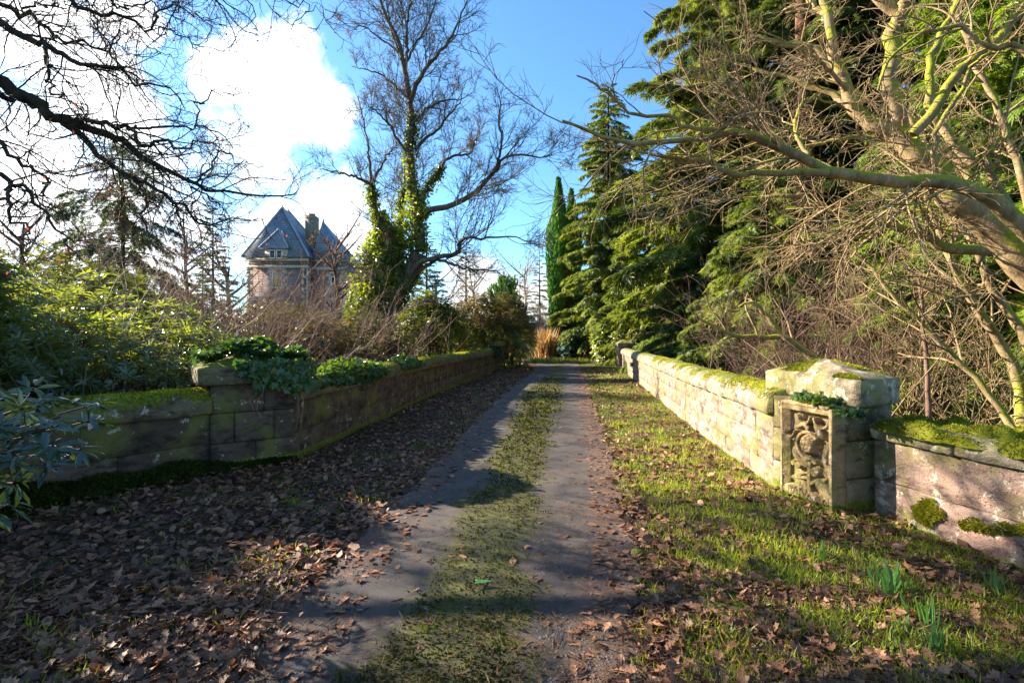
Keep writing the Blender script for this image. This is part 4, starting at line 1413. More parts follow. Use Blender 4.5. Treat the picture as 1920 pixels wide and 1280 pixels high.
ol.append((catmull([(-7, 6.6, 7.5), (-5, 6.2, 6.3), ol[20][0][0]], 22), np.linspace(.05, .014, 22)))
ol.append((catmull([(-11.4, 4.8, 5.0), (-9.2, 4.5, 6.2), (-6.5, 3.8, 7.2), (-3.5, 2.6, 7.9)], 22), np.linspace(.10, .02, 22)))
lv = [dict(per=6.2, ang=1.0, lf=.45, rf=.5, n=7, wig=.3, grav=-.02, sides=4, rmin=.005, rmax=.012, lmin=.4, lmax=1.2, up=.1, t0=.04),
      dict(per=7.5, ang=.85, lf=.5, rf=.6, n=5, wig=.30, grav=0, sides=3, rmin=.0032, rmax=.006, lmin=.18, lmax=.5),
      dict(per=8.0, ang=.8, lf=.6, rf=.6, n=2, wig=.34, grav=0, sides=3, rmin=.0024, rmax=.0032, lmin=.08, lmax=.24, end=.6)]
oak, tips = bare_tree('oak_tree', 'dark bare oak limbs with contorted twigs reaching in from the top left', (-11.8, 4.6, 0), ol, lv, 'oak_bark', 'oak_bark', otr)
tp = tips[:, -1]
sel = R.random(len(tp)) < .16
tp = tp[sel & (sn(tp, 1.2, 2) > -.1)]
m = MB()
scatter(m, OVAL, OVAL_F, tp, rdir(len(tp), -.6), rdir(len(tp)), R.uniform(.02, .045, len(tp)))
m.build('leaves', 'red_leaf', oak)['kind'] = 'stuff'

# right hand tree with mossy tan limbs
rl = []


def rl_add(pix, y0, y1, r0, r1, cr=3):
    if cr == 3:
        pix = [(1080 + x_ * .4375, y_ * .4375) for x_, y_ in pix]
    elif cr == 4:
        pix = [(1200 + x_ * .375, 450 + y_ * .375) for x_, y_ in pix]
    rl.append(limb(pix, y0, y1, r0, r1, 22, .012))


rl_add([(2150, 1320), (1920, 1130), (1820, 1000), (1700, 900), (1600, 830), (1540, 740), (1440, 640), (1370, 560)], 5.0, 5.3, .165, .105)
rl_add([(1390, 580), (1310, 550), (1250, 520), (1180, 430), (1150, 350), (1100, 200), (1070, 50), (1040, -80)], 5.3, 5.6, .085, .035)
rl_add([(1385, 580), (1370, 500), (1350, 400), (1350, 300), (1370, 150), (1370, 60), (1300, -20), (1270, -120)], 5.3, 5.2, .10, .05)
rl_add([(1370, 130), (1400, 40), (1440, -60)], 5.2, 5.0, .06, .04)
rl_add([(2150, 1180), (1920, 980), (1780, 860), (1650, 790), (1500, 770), (1320, 765), (1080, 740), (1000, 670), (870, 640), (740, 575), (650, 570), (520, 600), (250, 625), (50, 560), (-60, 520)], 4.7, 4.3, .080, .009)
rl_add([(740, 575), (520, 545), (370, 500), (210, 470), (150, 400), (0, 320)], 4.4, 4.2, .022, .006)
rl_add([(1080, 740), (850, 740), (650, 735), (560, 690), (400, 680), (250, 640), (120, 610)], 4.5, 4.8, .035, .006)
rl_add([(2000, 1130), (1850, 1080), (1600, 1060), (1500, 1010), (1350, 960), (1130, 920), (1030, 870), (890, 840), (800, 850)], 5.6, 6.2, .07, .018)
rl_add([(1340, 550), (1280, 520), (1150, 440), (1050, 390), (900, 330), (780, 300), (680, 270)], 5.4, 6.2, .05, .012)
rl_add([(1200, 450), (1050, 220), (900, 190), (760, 160), (640, 180)], 5.5, 6.0, .045, .010)
rl_add([(1700, 700), (1530, 480), (1520, 260), (1600, 80), (1660, -60)], 5.4, 5.9, .05, .025)
rl_add([(1440, 580), (1530, 480), (1620, 330), (1740, 220), (1850, 120), (1920, 20), (1980, -100)], 5.0, 4.7, .05, .030)
rl_add([(1540, 750), (1540, 600), (1640, 400), (1740, 250), (1900, 200)], 4.8, 4.4, .025, .010)
rl_add([(1720, 800), (1600, 660), (1480, 600), (1400, 450), (1320, 330)], 5.8, 6.4, .05, .014)
rl_add([(1860, 890), (1760, 700), (1800, 620), (1900, 560), (1990, 540)], 5.2, 4.9, .04, .02)
rl_add([(1100, 200), (1060, 60), (960, -40)], 5.5, 5.9, .035, .02)
rl_add([(1180, 430), (1110, 330), (980, 220), (860, 190)], 5.5, 5.0, .03, .01)
rl_add([(1500, 1010), (1420, 900), (1310, 920), (1150, 1000), (950, 1040)], 5.8, 5.2, .022, .006)
rl_add([(1350, 960), (1240, 1010), (1190, 1110), (1250, 1200)], 5.9, 5.7, .018, .006)
rl_add([(1000, 670), (940, 560), (1000, 420), (1180, 480)], 4.5, 4.9, .02, .008)
rl_add([(2000, 330), (1900, 200), (1760, 200), (1640, 120), (1500, 150), (1350, 250), (1290, 390)], 4.2, 4.4, .028, .008)
rl_add([(1420, 590), (1300, 590), (1120, 600), (960, 640), (800, 700), (680, 720)], 5.3, 5.9, .03, .008)
rtr = catmull([unp(2300, 1000, 5.0) * [1, 1, 0] + [0, 0, -.1], (6.6, 5.05, 1.2), unp(2150, 1320 * .4375, 5.0)], 22), np.linspace(.30, .2, 22)
rtr[0][-1] = rl[0][0][0]
rl.append((catmull([rtr[0][15], rl[4][0][0]], 22), np.linspace(.14, .10, 22)))
lv = [dict(per=4.4, ang=.8, lf=.5, rf=.5, n=7, wig=.19, grav=-.01, sides=4, rmin=.0045, rmax=.011, lmin=.5, lmax=1.4, up=0, t0=.12),
      dict(per=9.5, ang=.75, lf=.5, rf=.6, n=4, wig=.22, grav=-.02, sides=3, rmin=.003, rmax=.006, lmin=.25, lmax=.8),
      dict(per=9.0, ang=.7, lf=.55, rf=.6, n=2, wig=.25, grav=0, sides=3, rmin=.002, rmax=.004, lmin=.12, lmax=.35, end=.6)]
rtree, _ = bare_tree('bare_tree', 'mossy tan limbed bare tree overhanging the right wall with a mass of pale twigs', (6.9, 5.0, 0), rl, lv, 'tan_bark', 'twig_tan', rtr, sides=11)

# slender stems behind the right wall
for k, (pix, y0, y1, r0, r1, lab) in enumerate((
        ([(1918, 800), (1915, 770), (1912, 731), (1894, 675), (1852, 611), (1815, 551), (1789, 494), (1762, 437), (1732, 363), (1700, 290), (1690, 200)], 6.2, 6.6, .075, .02,
         'left of the two slanting pale stems behind the right wall'),
        ([(1960, 800), (1945, 700), (1920, 626), (1905, 600), (1872, 560), (1841, 507), (1815, 442), (1770, 395), (1740, 340), (1720, 250)], 6.0, 6.4, .065, .02,
         'right of the two slanting pale stems behind the right wall'),
        ([(1905, 830), (1897, 799), (1845, 727), (1785, 664), (1725, 604), (1661, 536), (1624, 491), (1560, 450), (1510, 420)], 5.6, 6.6, .045, .010,
         'thin stem leaning far left over the mossy wall'),
        ([(1738, 800), (1740, 769), (1738, 682), (1729, 607), (1725, 532), (1700, 500), (1660, 470)], 6.4, 6.6, .035, .008,
         'short upright grey stem just right of the right pier'),
        ([(1960, 560), (1955, 470), (1905, 300), (1870, 200), (1830, 120), (1800, 40), (1780, -50)], 7.0, 7.4, .06, .025,
         'pale stem rising beside the right edge of the photo'),
        ([(1560, 700), (1526, 675), (1500, 652), (1474, 634), (1425, 632), (1372, 626), (1316, 600)], 8.0, 8.4, .07, .022,
         'broken pale branch lying left of the right pier behind the wall'))):
    st = limb(pix, y0, y1, r0, r1, 22, .01)
    if k < 5:
        b0 = st[0][0].copy()
        b0[2] = -.1
        st[0][0] = b0
    base = st[0][0]
    lv2 = [dict(per=2.2, ang=.8, lf=.42, rf=.5, n=7, wig=.15, grav=.03, sides=4, rmin=.006, rmax=.02, lmin=.5, lmax=1.3, up=.2, t0=.3),
           dict(per=4.0, ang=.75, lf=.5, rf=.6, n=5, wig=.2, grav=0, sides=3, rmin=.0035, rmax=.008, lmin=.25, lmax=.7),
           dict(per=4.0, ang=.75, lf=.5, rf=.6, n=3, wig=.2, grav=0, sides=3, rmin=.0028, rmax=.004, lmin=.12, lmax=.3)]
    lm = [st]
    if k == 5:
        lm.append(limb([(1474, 634), (1440, 596), (1414, 568), (1385, 575)], 8.1, 8.2, .05, .015, 22, .01))
        base = np.array([st[0][0][0], st[0][0][1], 0])
        lm.append((catmull([base, st[0][0]], 22), np.linspace(.09, .07, 22)))
    bare_tree('sapling', lab, (base[0], base[1], 0), lm, lv2, 'tan_bark' if k != 3 else 'twig_brown', 'twig_tan', sides=8, group=None)


# ------------------------------------------------------------------ thickets of bare twigs
def thicket(label, c, rx, ry, h, n, lean, mat, seed_len=1.0, spread=.5, name='bare_shrub', r0=.012, sub=3.0):
    th = thing(name, label, 'shrub', (c[0], c[1], 0))
    P = np.c_[c[0] + R.normal(0, rx * .5, n), c[1] + R.normal(0, ry * .5, n), np.zeros(n)]
    D = nrm(np.c_[R.normal(lean[0], spread, n), R.normal(lean[1], spread, n), np.full(n, 1.0)])
    L = h * R.uniform(.6, 1.25, n) * seed_len
    m = MB()
    p1, r1 = walk(P, D, L, np.full(n, r0), 6, .11, -.02, .35)
    tubes(m, p1, r1, 3)
    a = spawn(p1, r1, L, sub * .7 * L, .2, 1, .6, .35, .6, .2)
    p2, r2 = walk(a[0], a[1], np.clip(a[2], .3, 1.4), np.clip(a[3], .004, .01), 4, .17, 0, .5)
    tubes(m, p2, r2, 3)
    a = spawn(p2, r2, np.clip(a[2], .3, 1.4), 4.0 * np.clip(a[2], .3, 1.4), .1, 1, .6, .5, .6, .2)
    p3, r3 = walk(a[0], a[1], np.clip(a[2], .12, .5), np.clip(a[3], .003, .005), 2, .22, 0, .6)
    tubes(m, p3, r3, 3)
    m.build('twigs', mat, th, smooth=True)
    return th, p3[:, -1]


thicket('arching thicket of pinkish brown bare twigs below the mansion', (-6.6, 12.4), 2.8, 2.2, 3.0, 300, (.22, 0), 'twig_brown')
thicket('second brown twig thicket behind the ivy covered left pier', (-5.2, 9.8), 1.4, 1.2, 2.1, 120, (.2, 0), 'twig_brown')
thicket('brown bare twigs growing up through the rhododendron left of the pier', (-6.8, 7.6), 2.6, 1.2, 2.4, 110, (.25, 0), 'twig_pale', r0=.010)
thicket('reddish bare scrub between the rhododendron and the cedar', (-10.5, 13), 3.2, 1.4, 3.9, 130, (.1, 0), 'twig_brown', r0=.014)
thicket('pale bare twigs at the foot of the tall ivy clad tree', (-4.9, 19.5), 1.2, .8, 2.6, 34, (0, 0), 'twig_pale')
thicket('bare brown brush behind the curved right parapet', (6.6, 10.2), 2.2, 1.7, 2.9, 200, (-.05, 0), 'twig_brown')
thicket('bare tan brush behind the right pier', (6.4, 7.4), 1.7, 1.2, 2.4, 90, (-.15, 0), 'twig_tan')
thicket('tall brown scrub left of the twin cypress at the end of the drive', (2.0, 40), 1.4, 1.4, 5.0, 60, (0, 0), 'twig_pale', r0=.03)
for i, (px, py, yy, w_, lab) in enumerate(((820, 520, 46, 4.0, 'hazy bare tree beyond the bushes just right of the tall tree trunk'), (890, 525, 50, 4.2, 'hazy bare tree in the gap left of the small round conifer'),
                                           (985, 500, 54, 3.8, 'grey brown bare tree left of the twin cypress'), (350, 440, 34, 3.0, 'thin bare tree between the two conifers on the left'),
                                           (45, 420, 24, 2.6, 'small bare tree at the left edge behind the rhododendron'), (690, 540, 40, 3.0, 'bare brown tree right of the mansion'), (632, 452, 30, 2.6, 'small bare tree crossing in front of the right tower of the mansion'), (430, 500, 27, 2.4, 'small bare tree in front of the left corner of the mansion'))):
    X0 = hx(px, yy)
    Ht = hz_(py, yy)
    trn = catmull([(X0, yy, 0), (X0 + .1, yy, Ht * .4), (X0 - .1, yy, Ht * .8), (X0, yy, Ht)], 22), np.linspace(.2, .04, 22)
    lm = [trn]
    for j in range(9):
        f = .3 + .07 * j
        a_ = R.uniform(0, 6.28)
        b0 = trn[0][int(f * 21)]
        rr_ = w_ * R.uniform(.5, .9)
        lm.append((catmull([b0, b0 + [math.cos(a_) * rr_ * .5, math.sin(a_) * rr_ * .5, rr_ * .45], b0 + [math.cos(a_) * rr_, math.sin(a_) * rr_, rr_ * 1.0]], 22), np.linspace(.08, .02, 22)))
    lvb = [dict(per=1.6, ang=.8, lf=.4, rf=.5, n=5, wig=.15, grav=.03, sides=3, rmin=.016, rmax=.04, lmin=.8, lmax=2),
           dict(per=4.0, ang=.7, lf=.5, rf=.6, n=4, wig=.18, grav=.0, sides=3, rmin=.012, rmax=.014, lmin=.4, lmax=1.0, end=.7)]
    th, tips = bare_tree('bare_tree', lab, (X0, yy, 0), lm, lvb, 'twig_pale' if yy > 40 else 'twig_brown', 'twig_pale' if yy > 40 else 'twig_brown', sides=6)
    if i in (3, 4):
        tp = tips[R.random(len(tips)) < .35][:, -1]
        m = MB()
        scatter(m, OVAL, OVAL_F, tp, rdir(len(tp), -.5), rdir(len(tp)), R.uniform(.08, .15, len(tp)))
        m.build('leaves', 'red_leaf', th)['kind'] = 'stuff'


# ------------------------------------------------------------------ conifers
BP = {}


def branch_protos(key, mat, spr, ne, esz, droop, rise, hang, fan=True, bark='dark_stem', dead=False, twig=1.0, lrs=(4.0, 4.0, 4.0, 1.6, 1.6)):
    out = []
    for Lr in lrs:
        m = MB()
        S = np.linspace(0, 1, 7)
        wob = R.normal(0, .05, 2) * Lr

        def pos(q):
            return np.c_[Lr * q, wob[0] * np.sin(q * 3) * q, rise * Lr * q - droop * Lr * q ** 2 + wob[1] * .3 * np.sin(q * 4)]
        tubes(m, pos(S), np.clip(.010 * Lr, .008, .06) * (1.08 - S), 4, 0)
        n = int(spr * Lr)
        q = R.uniform(.08, 1, n) ** .75
        p = pos(q)
        tan = nrm(np.c_[np.ones(n), np.zeros(n), rise - 2 * droop * q])
        side = np.where(R.random(n) < .5, -1, 1)[:, None]
        td = nrm(tan * .65 + np.array([0, 1., 0]) * side * .75 + R.normal(0, .20, (n, 3)) - [0, 0, hang * .5])
        lt = (.17 * Lr * (1.12 - q) + .14) * twig
        e = p + td * lt[:, None] - np.array([0, 0, 1.]) * (hang * lt)[:, None]
        tubes(m, np.stack([p, (p + e) / 2 + td * (lt * .1)[:, None], e], 1), np.array([.006, .004, .002])[None].repeat(n, 0) * (Lr / 3), 3, 0)
        j = np.repeat(np.arange(n), ne)
        u = np.tile((np.arange(ne) + .5) / ne, n) + R.uniform(-.08, .08, n * ne)
        f = p[j] + td[j] * (lt[j] * u)[:, None]
        f[:, 2] -= hang * lt[j] * u ** 2
        f += R.normal(0, .015 * Lr / 3, f.shape)
        ed = nrm(td[j] + R.normal(0, .35, f.shape) - np.array([0, 0, hang]))
        nn = nrm(R.normal(0, .55, f.shape) + [0, 0, 1.0])
        sz = esz * R.uniform(.6, 1.3, len(f))
        if Lr < 2:
            sz *= .62
        SV, SF = (TRI3, TRI3_F) if fan else (DIAMOND, DIA_F)
        scatter(m, SV, SF, f, ed, nn, sz, 1)
        me = make_mesh('branch', np.concatenate(m.V), m.F, [bark, 'dead_foliage' if dead else mat], np.concatenate(m.MI))
        out.append((Lr, me))
    BP[key] = out


branch_protos('fir', 'fir_needles', 24, 7, .26, .42, .22, .50)
branch_protos('dark', 'dark_needles', 22, 6, .28, .38, .20, .35)
branch_protos('thuja', 'thuja_needles', 26, 7, .22, .38, .15, .50)
branch_protos('cypress', 'cypress_needles', 52, 8, .22, -.75, .7, -.7, twig=1.0, lrs=(1.6,) * 5)
branch_protos('cedar', 'dark_needles', 11, 6, .26, .55, .25, .75)
branch_protos('cypress_dead', 'cypress_needles', 26, 6, .22, -.75, .7, -.7, twig=1.0, dead=True, lrs=(1.6,) * 5)
branch_protos('dead', 'dead_foliage', 9, 5, .20, .5, .2, .7, dead=True)
branch_protos('distant', 'distant_needles', 12, 5, .40, .20, .22, .15)


def conifer(label, base, Ht, prof, nb, key, t0=.06, bark='dark_stem', trr=.3, dead=None, name='conifer_tree', pw=.85):
    th = thing(name, label, 'tree', base)
    b = np.array(base, float)
    m = MB()
    tubes(m, catmull([b + [0, 0, -.1], b + [.05 * trr, 0, Ht * .3], b + [-.1 * trr, .05, Ht * .6], b + [0, 0, Ht * .99]], 14), np.linspace(1, .06, 14) * trr, 10)
    m.build('trunk', bark, th, smooth=True)
    tb = t0 + (1 - t0) * ((np.arange(nb) + R.random(nb)) / nb) ** pw
    az_ = np.arange(nb) * 2.39996 + R.uniform(-.6, .6, nb)
    Lb = prof(tb) * R.uniform(.70, 1.14, nb)
    for k in range(nb):
        if Lb[k] < .2:
            continue
        kk = key
        if dead is not None and dead(b[0] + math.cos(az_[k]) * Lb[k] * .7, b[1] + math.sin(az_[k]) * Lb[k] * .7, Ht * tb[k]):
            kk = 'cypress_dead' if key == 'cypress' else 'dead'
        pr = BP[kk]
        Lr, me = pr[R.integers(0, 3)] if Lb[k] > 2.0 else pr[R.integers(3, 5)]
        o = bpy.data.objects.new('branch', me)
        C.objects.link(o)
        o.parent = th
        o.location = (0, 0, Ht * tb[k])
        o.rotation_euler = (R.normal(0, .12), R.normal(-.25 * tb[k] ** 3, .08), az_[k])
        sc1 = max(Lb[k], .25) / Lr
        o.scale = (sc1, sc1 * R.uniform(.9, 1.2), sc1)
    return th


cone = lambda r, p=.8: (lambda t: r * (1.03 - t) ** p)
# right side, near to far
conifer('tall fir with hanging yellow green sprays behind the right parapet', (9.6, 21.5, 0), 24, lambda t: 7.4 * (1.02 - t) ** .8 * (.72 + .28 * np.clip(t * 4, 0, 1)), 295, 'fir', .02, trr=.5)
conifer('dark conical sequoia just right of the twin cypress, in front of clear sky', (6.6, 35, 0), 18.9, cone(4.3, .62), 297, 'fir', .03, trr=.4)
conifer('gappy dark redwood with red brown trunk behind the tan twigs', (9.4, 16.5, 0), 25, lambda t: 3.4 * (1.02 - t) ** .4, 150, 'dark', .05, bark='red_bark', trr=.42)
conifer('dense dark fir right of the red brown trunk', (13.5, 19, 0), 26, cone(4.8, .45), 260, 'dark', .02, trr=.4)
conifer('green conifer at the upper right corner of the photo', (14.5, 13.5, 0), 22, cone(4.4, .4), 260, 'fir', .02, trr=.4)
conifer('bright green thuja with feathery sprays behind the mossy wall at the right edge', (8.9, 8.6, 0), 13, lambda t: 2.8 * (1.03 - t) ** .45, 295, 'thuja', .01, trr=.25, pw=1.1)
conifer('low green yew like conifer behind the curved parapet', (7.0, 14.0, 0), 5.6, lambda t: 2.9 * (1.03 - t) ** .5, 130, 'fir', .02, trr=.15)
conifer('low dark conifer left of the brush, close behind the right parapet', (6.9, 18.5, 0), 5.0, lambda t: 2.5 * (1.03 - t) ** .5, 110, 'dark', .02, trr=.15)
conifer('dark fir seen between the brush and the mossy wall', (9.8, 12.0, 0), 7.5, lambda t: 2.8 * (1.03 - t) ** .5, 150, 'dark', .02, trr=.15)
conifer('pale green fir showing left of the tall fir, beside the laurel', (7.4, 27.5, 0), 11, lambda t: 3.3 * (1.03 - t) ** .6, 160, 'fir', .02, trr=.25)


def cypress(label, base, Ht, r, n):
    th = thing('cypress_tree', label, 'tree', base)
    m = MB()
    tubes(m, np.array([base, (base[0], base[1], Ht * .5), (base[0], base[1], Ht * .97)], float), np.array([.15, .1, .02]), 8)
    m.build('trunk', 'dark_stem', th)
    t_ = R.uniform(.02, 1, n)
    a = R.uniform(0, 6.28, n)
    rr = r * np.clip(np.minimum((1.0 - t_) * 3.2, .72 + t_ * .45), .03, 1) * (.55 + .45 * R.random(n) ** .5)
    rr *= 1 + .16 * np.sin(a * 3 + t_ * 9) + .10 * sn(np.c_[a * 2, t_ * 14, t_ * 3], 1.2, 3)
    P = np.c_[base[0] + rr * np.cos(a), base[1] + rr * np.sin(a), Ht * t_]
    D = nrm(np.c_[np.cos(a) * .35, np.sin(a) * .35, np.ones(n)] + R.normal(0, .16, (n, 3)))
    N_ = nrm(np.c_[np.cos(a), np.sin(a), np.zeros(n)] + R.normal(0, .5, (n, 3)))
    sz = R.uniform(.18, .42, n)
    dm = (np.abs(P[:, 0] - 4.05 - .12 * np.sin(P[:, 2] * 1.7)) < .26) & (P[:, 2] > .7) & (P[:, 2] < 6.4) & (R.random(n) < .9)
    m = MB()
    scatter(m, DIAMOND * [1.1, 1, 1], DIA_F, P[~dm], D[~dm], N_[~dm], sz[~dm], 0)
    scatter(m, DIAMOND * [1.1, 1, 1], DIA_F, P[dm], D[dm], N_[dm], sz[dm] * .8, 1)
    m.build('foliage', ['cypress_needles', 'dead_foliage'], th)


cypress('left and taller half of the twin topped columnar cypress at the end of the drive', (3.45, 38, 0), 13.2, .82, 15000)
cypress('shorter right half of the twin topped cypress at the end of the drive', (4.45, 38.5, 0), 12.5, .78, 14000)
# left side
conifer('broad ragged brown green cedar against the bright cloud at the left', (-15.6, 20.5, 0), 10.2, cone(4.1, .7), 170, 'cedar', .10, trr=.16, dead=lambda x, y, z: math.sin(x * 2.3 + z * 1.7) > .2)
conifer('slim sparse spruce just left of the mansion', (-15.2, 26, 0), 8.9, cone(1.8, .7), 70, 'distant', .12, trr=.14, bark='tree_bark')
conifer('dark conifer behind the trunk of the tall bare tree', (hx(800, 44), 44, 0), hz_(400, 44), cone(2.6, .8), 90, 'distant', .1, trr=.2)
conifer('slim distant conifer right of the tall bare tree', (hx(874, 52), 52, 0), hz_(415, 52), cone(1.4, .6), 60, 'distant', .3, trr=.2)
conifer('distant open conifer left of the twin cypress', (hx(1012, 58), 58, 0), hz_(452, 58), cone(2.2, .7), 50, 'distant', .2, trr=.2)
conifer('small round topped dark conifer above the brown rhododendron', (hx(944, 40), 40, 0), hz_(527, 40), cone(1.9, .5), 110, 'cypress', .05, trr=.1)
conifer('faint conifer standing behind the mansion at its left', (hx(380, 48), 48, 0), hz_(470, 48), cone(2.4, .7), 60, 'distant', .1, trr=.2)
conifer('distant conifer between the bare trees in the central gap', (hx(975, 66), 66, 0), hz_(500, 66), cone(3.0, .7), 60, 'distant', .1, trr=.2)


# ------------------------------------------------------------------ broad leaved bushes
def blob_pts(n, blobs, shell=.55):
    wts = np.array([rx * ry * rz for (_, _, _, rx, ry, rz) in blobs]) ** .67
    k = R.choice(len(blobs), n, p=wts / wts.sum())
    B = np.array(blobs)[k]
    d = rdir(n)
    d[:, 2] = np.abs(d[:, 2]) * np.where(R.random(n) < .8, 1, -1)
    rr = R.uniform(shell, 1, n) ** .5
    lump = 1 + .22 * sn(B[:, :3] + d * B[:, 3:6], 1.3, 3)
    P = B[:, :3] + d * B[:, 3:6] * (rr * lump)[:, None]
    P[:, 2] = np.maximum(P[:, 2], .05)
    return P, d


def bush(label, blobs, nwh, per, lsz, mat, name='rhododendron_bush', cat='bush', stems=90, stem_mat='dark_stem', tilt=.35, shape='long', shell=.5):
    b = np.array(blobs)
    base = np.array([b[:, 0].mean(), b[:, 1].mean(), 0])
    th = thing(name, label, cat, base)
    P, d = blob_pts(nwh, blobs, shell)
    up = nrm(d * .7 + [0, 0, .9] + R.normal(0, .35, d.shape))
    j = np.repeat(np.arange(nwh), per)
    a = R.uniform(0, 6.28, nwh)[j] + np.tile(np.arange(per) * 2.4, nwh)
    ax = np.eye(3)[0][None].repeat(nwh, 0)
    e1 = nrm(np.cross(up, ax))
    e2 = np.cross(up, e1)
    rad_ = e1[j] * np.cos(a)[:, None] + e2[j] * np.sin(a)[:, None]
    tl = R.uniform(tilt - .45, tilt + .35, len(j))[:, None]
    D = nrm(rad_ + up[j] * tl)
    pos = P[j] + rad_ * .012
    m = MB()
    SV, SF = {'long': (MIDL, MIDL_F), 'oval': (OVAL, OVAL_F)}[shape]
    scatter(m, SV, SF, pos, D, nrm(up[j] + R.normal(0, .2, D.shape)), lsz * R.uniform(.65, 1.2, len(j)))
    m.build('foliage', mat, th)
    # stems from the ground to the outer whorls
    k = R.choice(nwh, min(stems, nwh), replace=False)
    S = np.linspace(0, 1, 8)
    tgt = P[k]
    root = base + np.c_[R.normal(0, .25, len(k)), R.normal(0, .25, len(k)), np.zeros(len(k))]
    if len(blobs) > 1:
        root[:, :2] = root[:, :2] * .4 + tgt[:, :2] * .6
    pts = root[:, None] * (1 - S[None, :, None]) + tgt[:, None] * S[None, :, None]
    pts[:, :, 2] = tgt[:, None, 2] * (S[None] ** .8)
    pts[:, 1:-1] += R.normal(0, .05, pts[:, 1:-1].shape)
    m = MB()
    tubes(m, pts, np.linspace(.022, .006, 8)[None].repeat(len(k), 0), 4)
    m.build('stems', stem_mat, th, smooth=True)
    return th


bush('large rhododendron filling the left edge behind the near wall', [(-7.6, 7.6, 1.0, 2.1, 1.5, 1.5), (-9.6, 8.6, 1.4, 2.0, 1.5, 1.7), (-6.5, 6.2, 1.0, 1.1, .9, 1.55), (-6.6, 8.6, 1.2, 1.5, 1.2, 1.35)], 2900, 8, .125, 'rhododendron_leaf', stems=260, stem_mat='twig_brown', shell=.15)
bush('lower rhododendron with leaning stems just left of the ivy covered pier', [(-5.2, 6.9, .8, 1.2, .9, 1.3), (-6.0, 6.0, .7, 1.0, .8, 1.25), (-4.6, 7.8, .6, 1.0, .9, 1.1), (-5.4, 8.4, .8, 1.2, .9, 1.4)], 1500, 8, .115, 'rhododendron_leaf', stems=200, stem_mat='twig_brown', shell=.15)
bush('yellow green leaved bush above the rhododendron at the left', [(-9.0, 11.0, 1.4, 1.8, 1.2, 1.9), (-10.8, 11.6, 1.4, 1.6, 1.2, 2.1)], 1500, 7, .15, 'olive_leaf', stems=80)
bush('mixed brown and green scrub behind the left parapet near the pier', [(-4.4, 12.2, .7, 1.4, 1.4, 1.25), (-3.9, 15, .8, 1.3, 1.5, 1.3)], 2600, 6, .10, 'brown_green_leaf', name='shrub', stems=120, stem_mat='twig_brown', shape='oval', shell=.2)
bush('light green shrub under the twig thicket left of the tall tree trunk', [(-6.6, 15.5, 1.1, 1.6, 1.3, 1.5), (-5.2, 17.5, 1.1, 1.1, 1.2, 1.4)], 1800, 6, .13, 'olive_leaf', name='shrub', stems=90, shape='oval', shell=.3)
bush('yellow green rhododendron right of the tall tree trunk', [(-3.2, 20.5, 1.5, 1.5, 1.3, 1.8), (-4.0, 23.5, 1.7, 1.5, 1.3, 1.9)], 2300, 7, .16, 'olive_leaf', stems=90)
bush('orange brown topped rhododendron above the end of the left parapet', [(-1.6, 25.5, 1.9, 1.5, 1.4, 1.95), (-.2, 27.5, 1.9, 1.4, 1.4, 1.9)], 2300, 7, .16, 'brown_green_leaf', stems=60)
bush('dark green rounded rhododendron spilling onto the drive past the left parapet', [(-.75, 26.4, 1.0, 1.5, 1.3, 1.5), (-.1, 28.2, 1.0, 1.4, 1.4, 1.9), (-2.2, 24.6, 1.1, 1.0, 1.0, 1.2)], 2600, 7, .15, 'rhododendron_leaf', stems=60)
bush('blue green rounded shrub in the verge at the end of the drive', [(3.9, 34, .8, .75, .7, 1.1)], 700, 6, .15, 'blue_green_leaf', name='shrub', shape='oval')
bush('brown withered shrub right of the blue green one', [(5.1, 33.6, .6, .9, .8, .95)], 700, 6, .14, 'dead_foliage', name='shrub', shape='oval', stem_mat='twig_brown')
bush('dark glossy laurel beside the far end of the right parapet', [(6.0, 30.5, 1.2, 1.3, 1.2, 1.5), (7.0, 28.2, 1.1, 1.4, 1.2, 1.5)], 2000, 6, .20, 'rhododendron_leaf', name='laurel_bush', shape='oval')
bush('pale yellow green box shrub leaning over the far end of the right parapet', [(5.75, 26.3, 1.15, .6, .6, 1.2), (6.5, 25.3, 1.3, .8, .7, 1.5)], 1600, 6, .11, 'olive_leaf', name='shrub', shape='oval')
bush('dark evergreen shrubbery closing the view left of the drive end', [(-8, 33, 1.4, 3.4, 1.5, 2.2), (-14, 30, 1.4, 4, 1.5, 2.2), (-3.5, 34, 1.6, 2.6, 1.5, 2.2)], 2400, 6, .24, 'brown_green_leaf', name='shrub', shape='oval', stems=60)
bush('dark shrubbery behind the twin cypress at the end of the drive', [(0.5, 46, 1.5, 3.5, 1.5, 2.3), (7, 44, 2.0, 4, 1.5, 3.4), (-4, 48, 1.5, 4, 1.5, 2.4)], 1900, 6, .30, 'distant_needles', name='shrub', shape='oval', stems=40)
bush('dark evergreen undergrowth below the right hand conifers', [(11, 15, .8, 3, 1.5, 1.6), (14, 11, .8, 3, 1.5, 1.8), (8.6, 10.8, .5, 2.0, 1.2, 1.0), (10, 24, 1.5, 4, 1.5, 2.4)], 2400, 6, .17, 'dark_needles', name='shrub', shape='oval', stems=60)
bush('brown beech scrub under the cedar at the left edge', [(-12.5, 16, 1.2, 3.0, 1.5, 2.0), (-10, 15, 1.0, 2, 1.2, 1.5)], 1700, 6, .12, 'brown_green_leaf', name='shrub', shape='oval', stems=120, stem_mat='twig_brown')

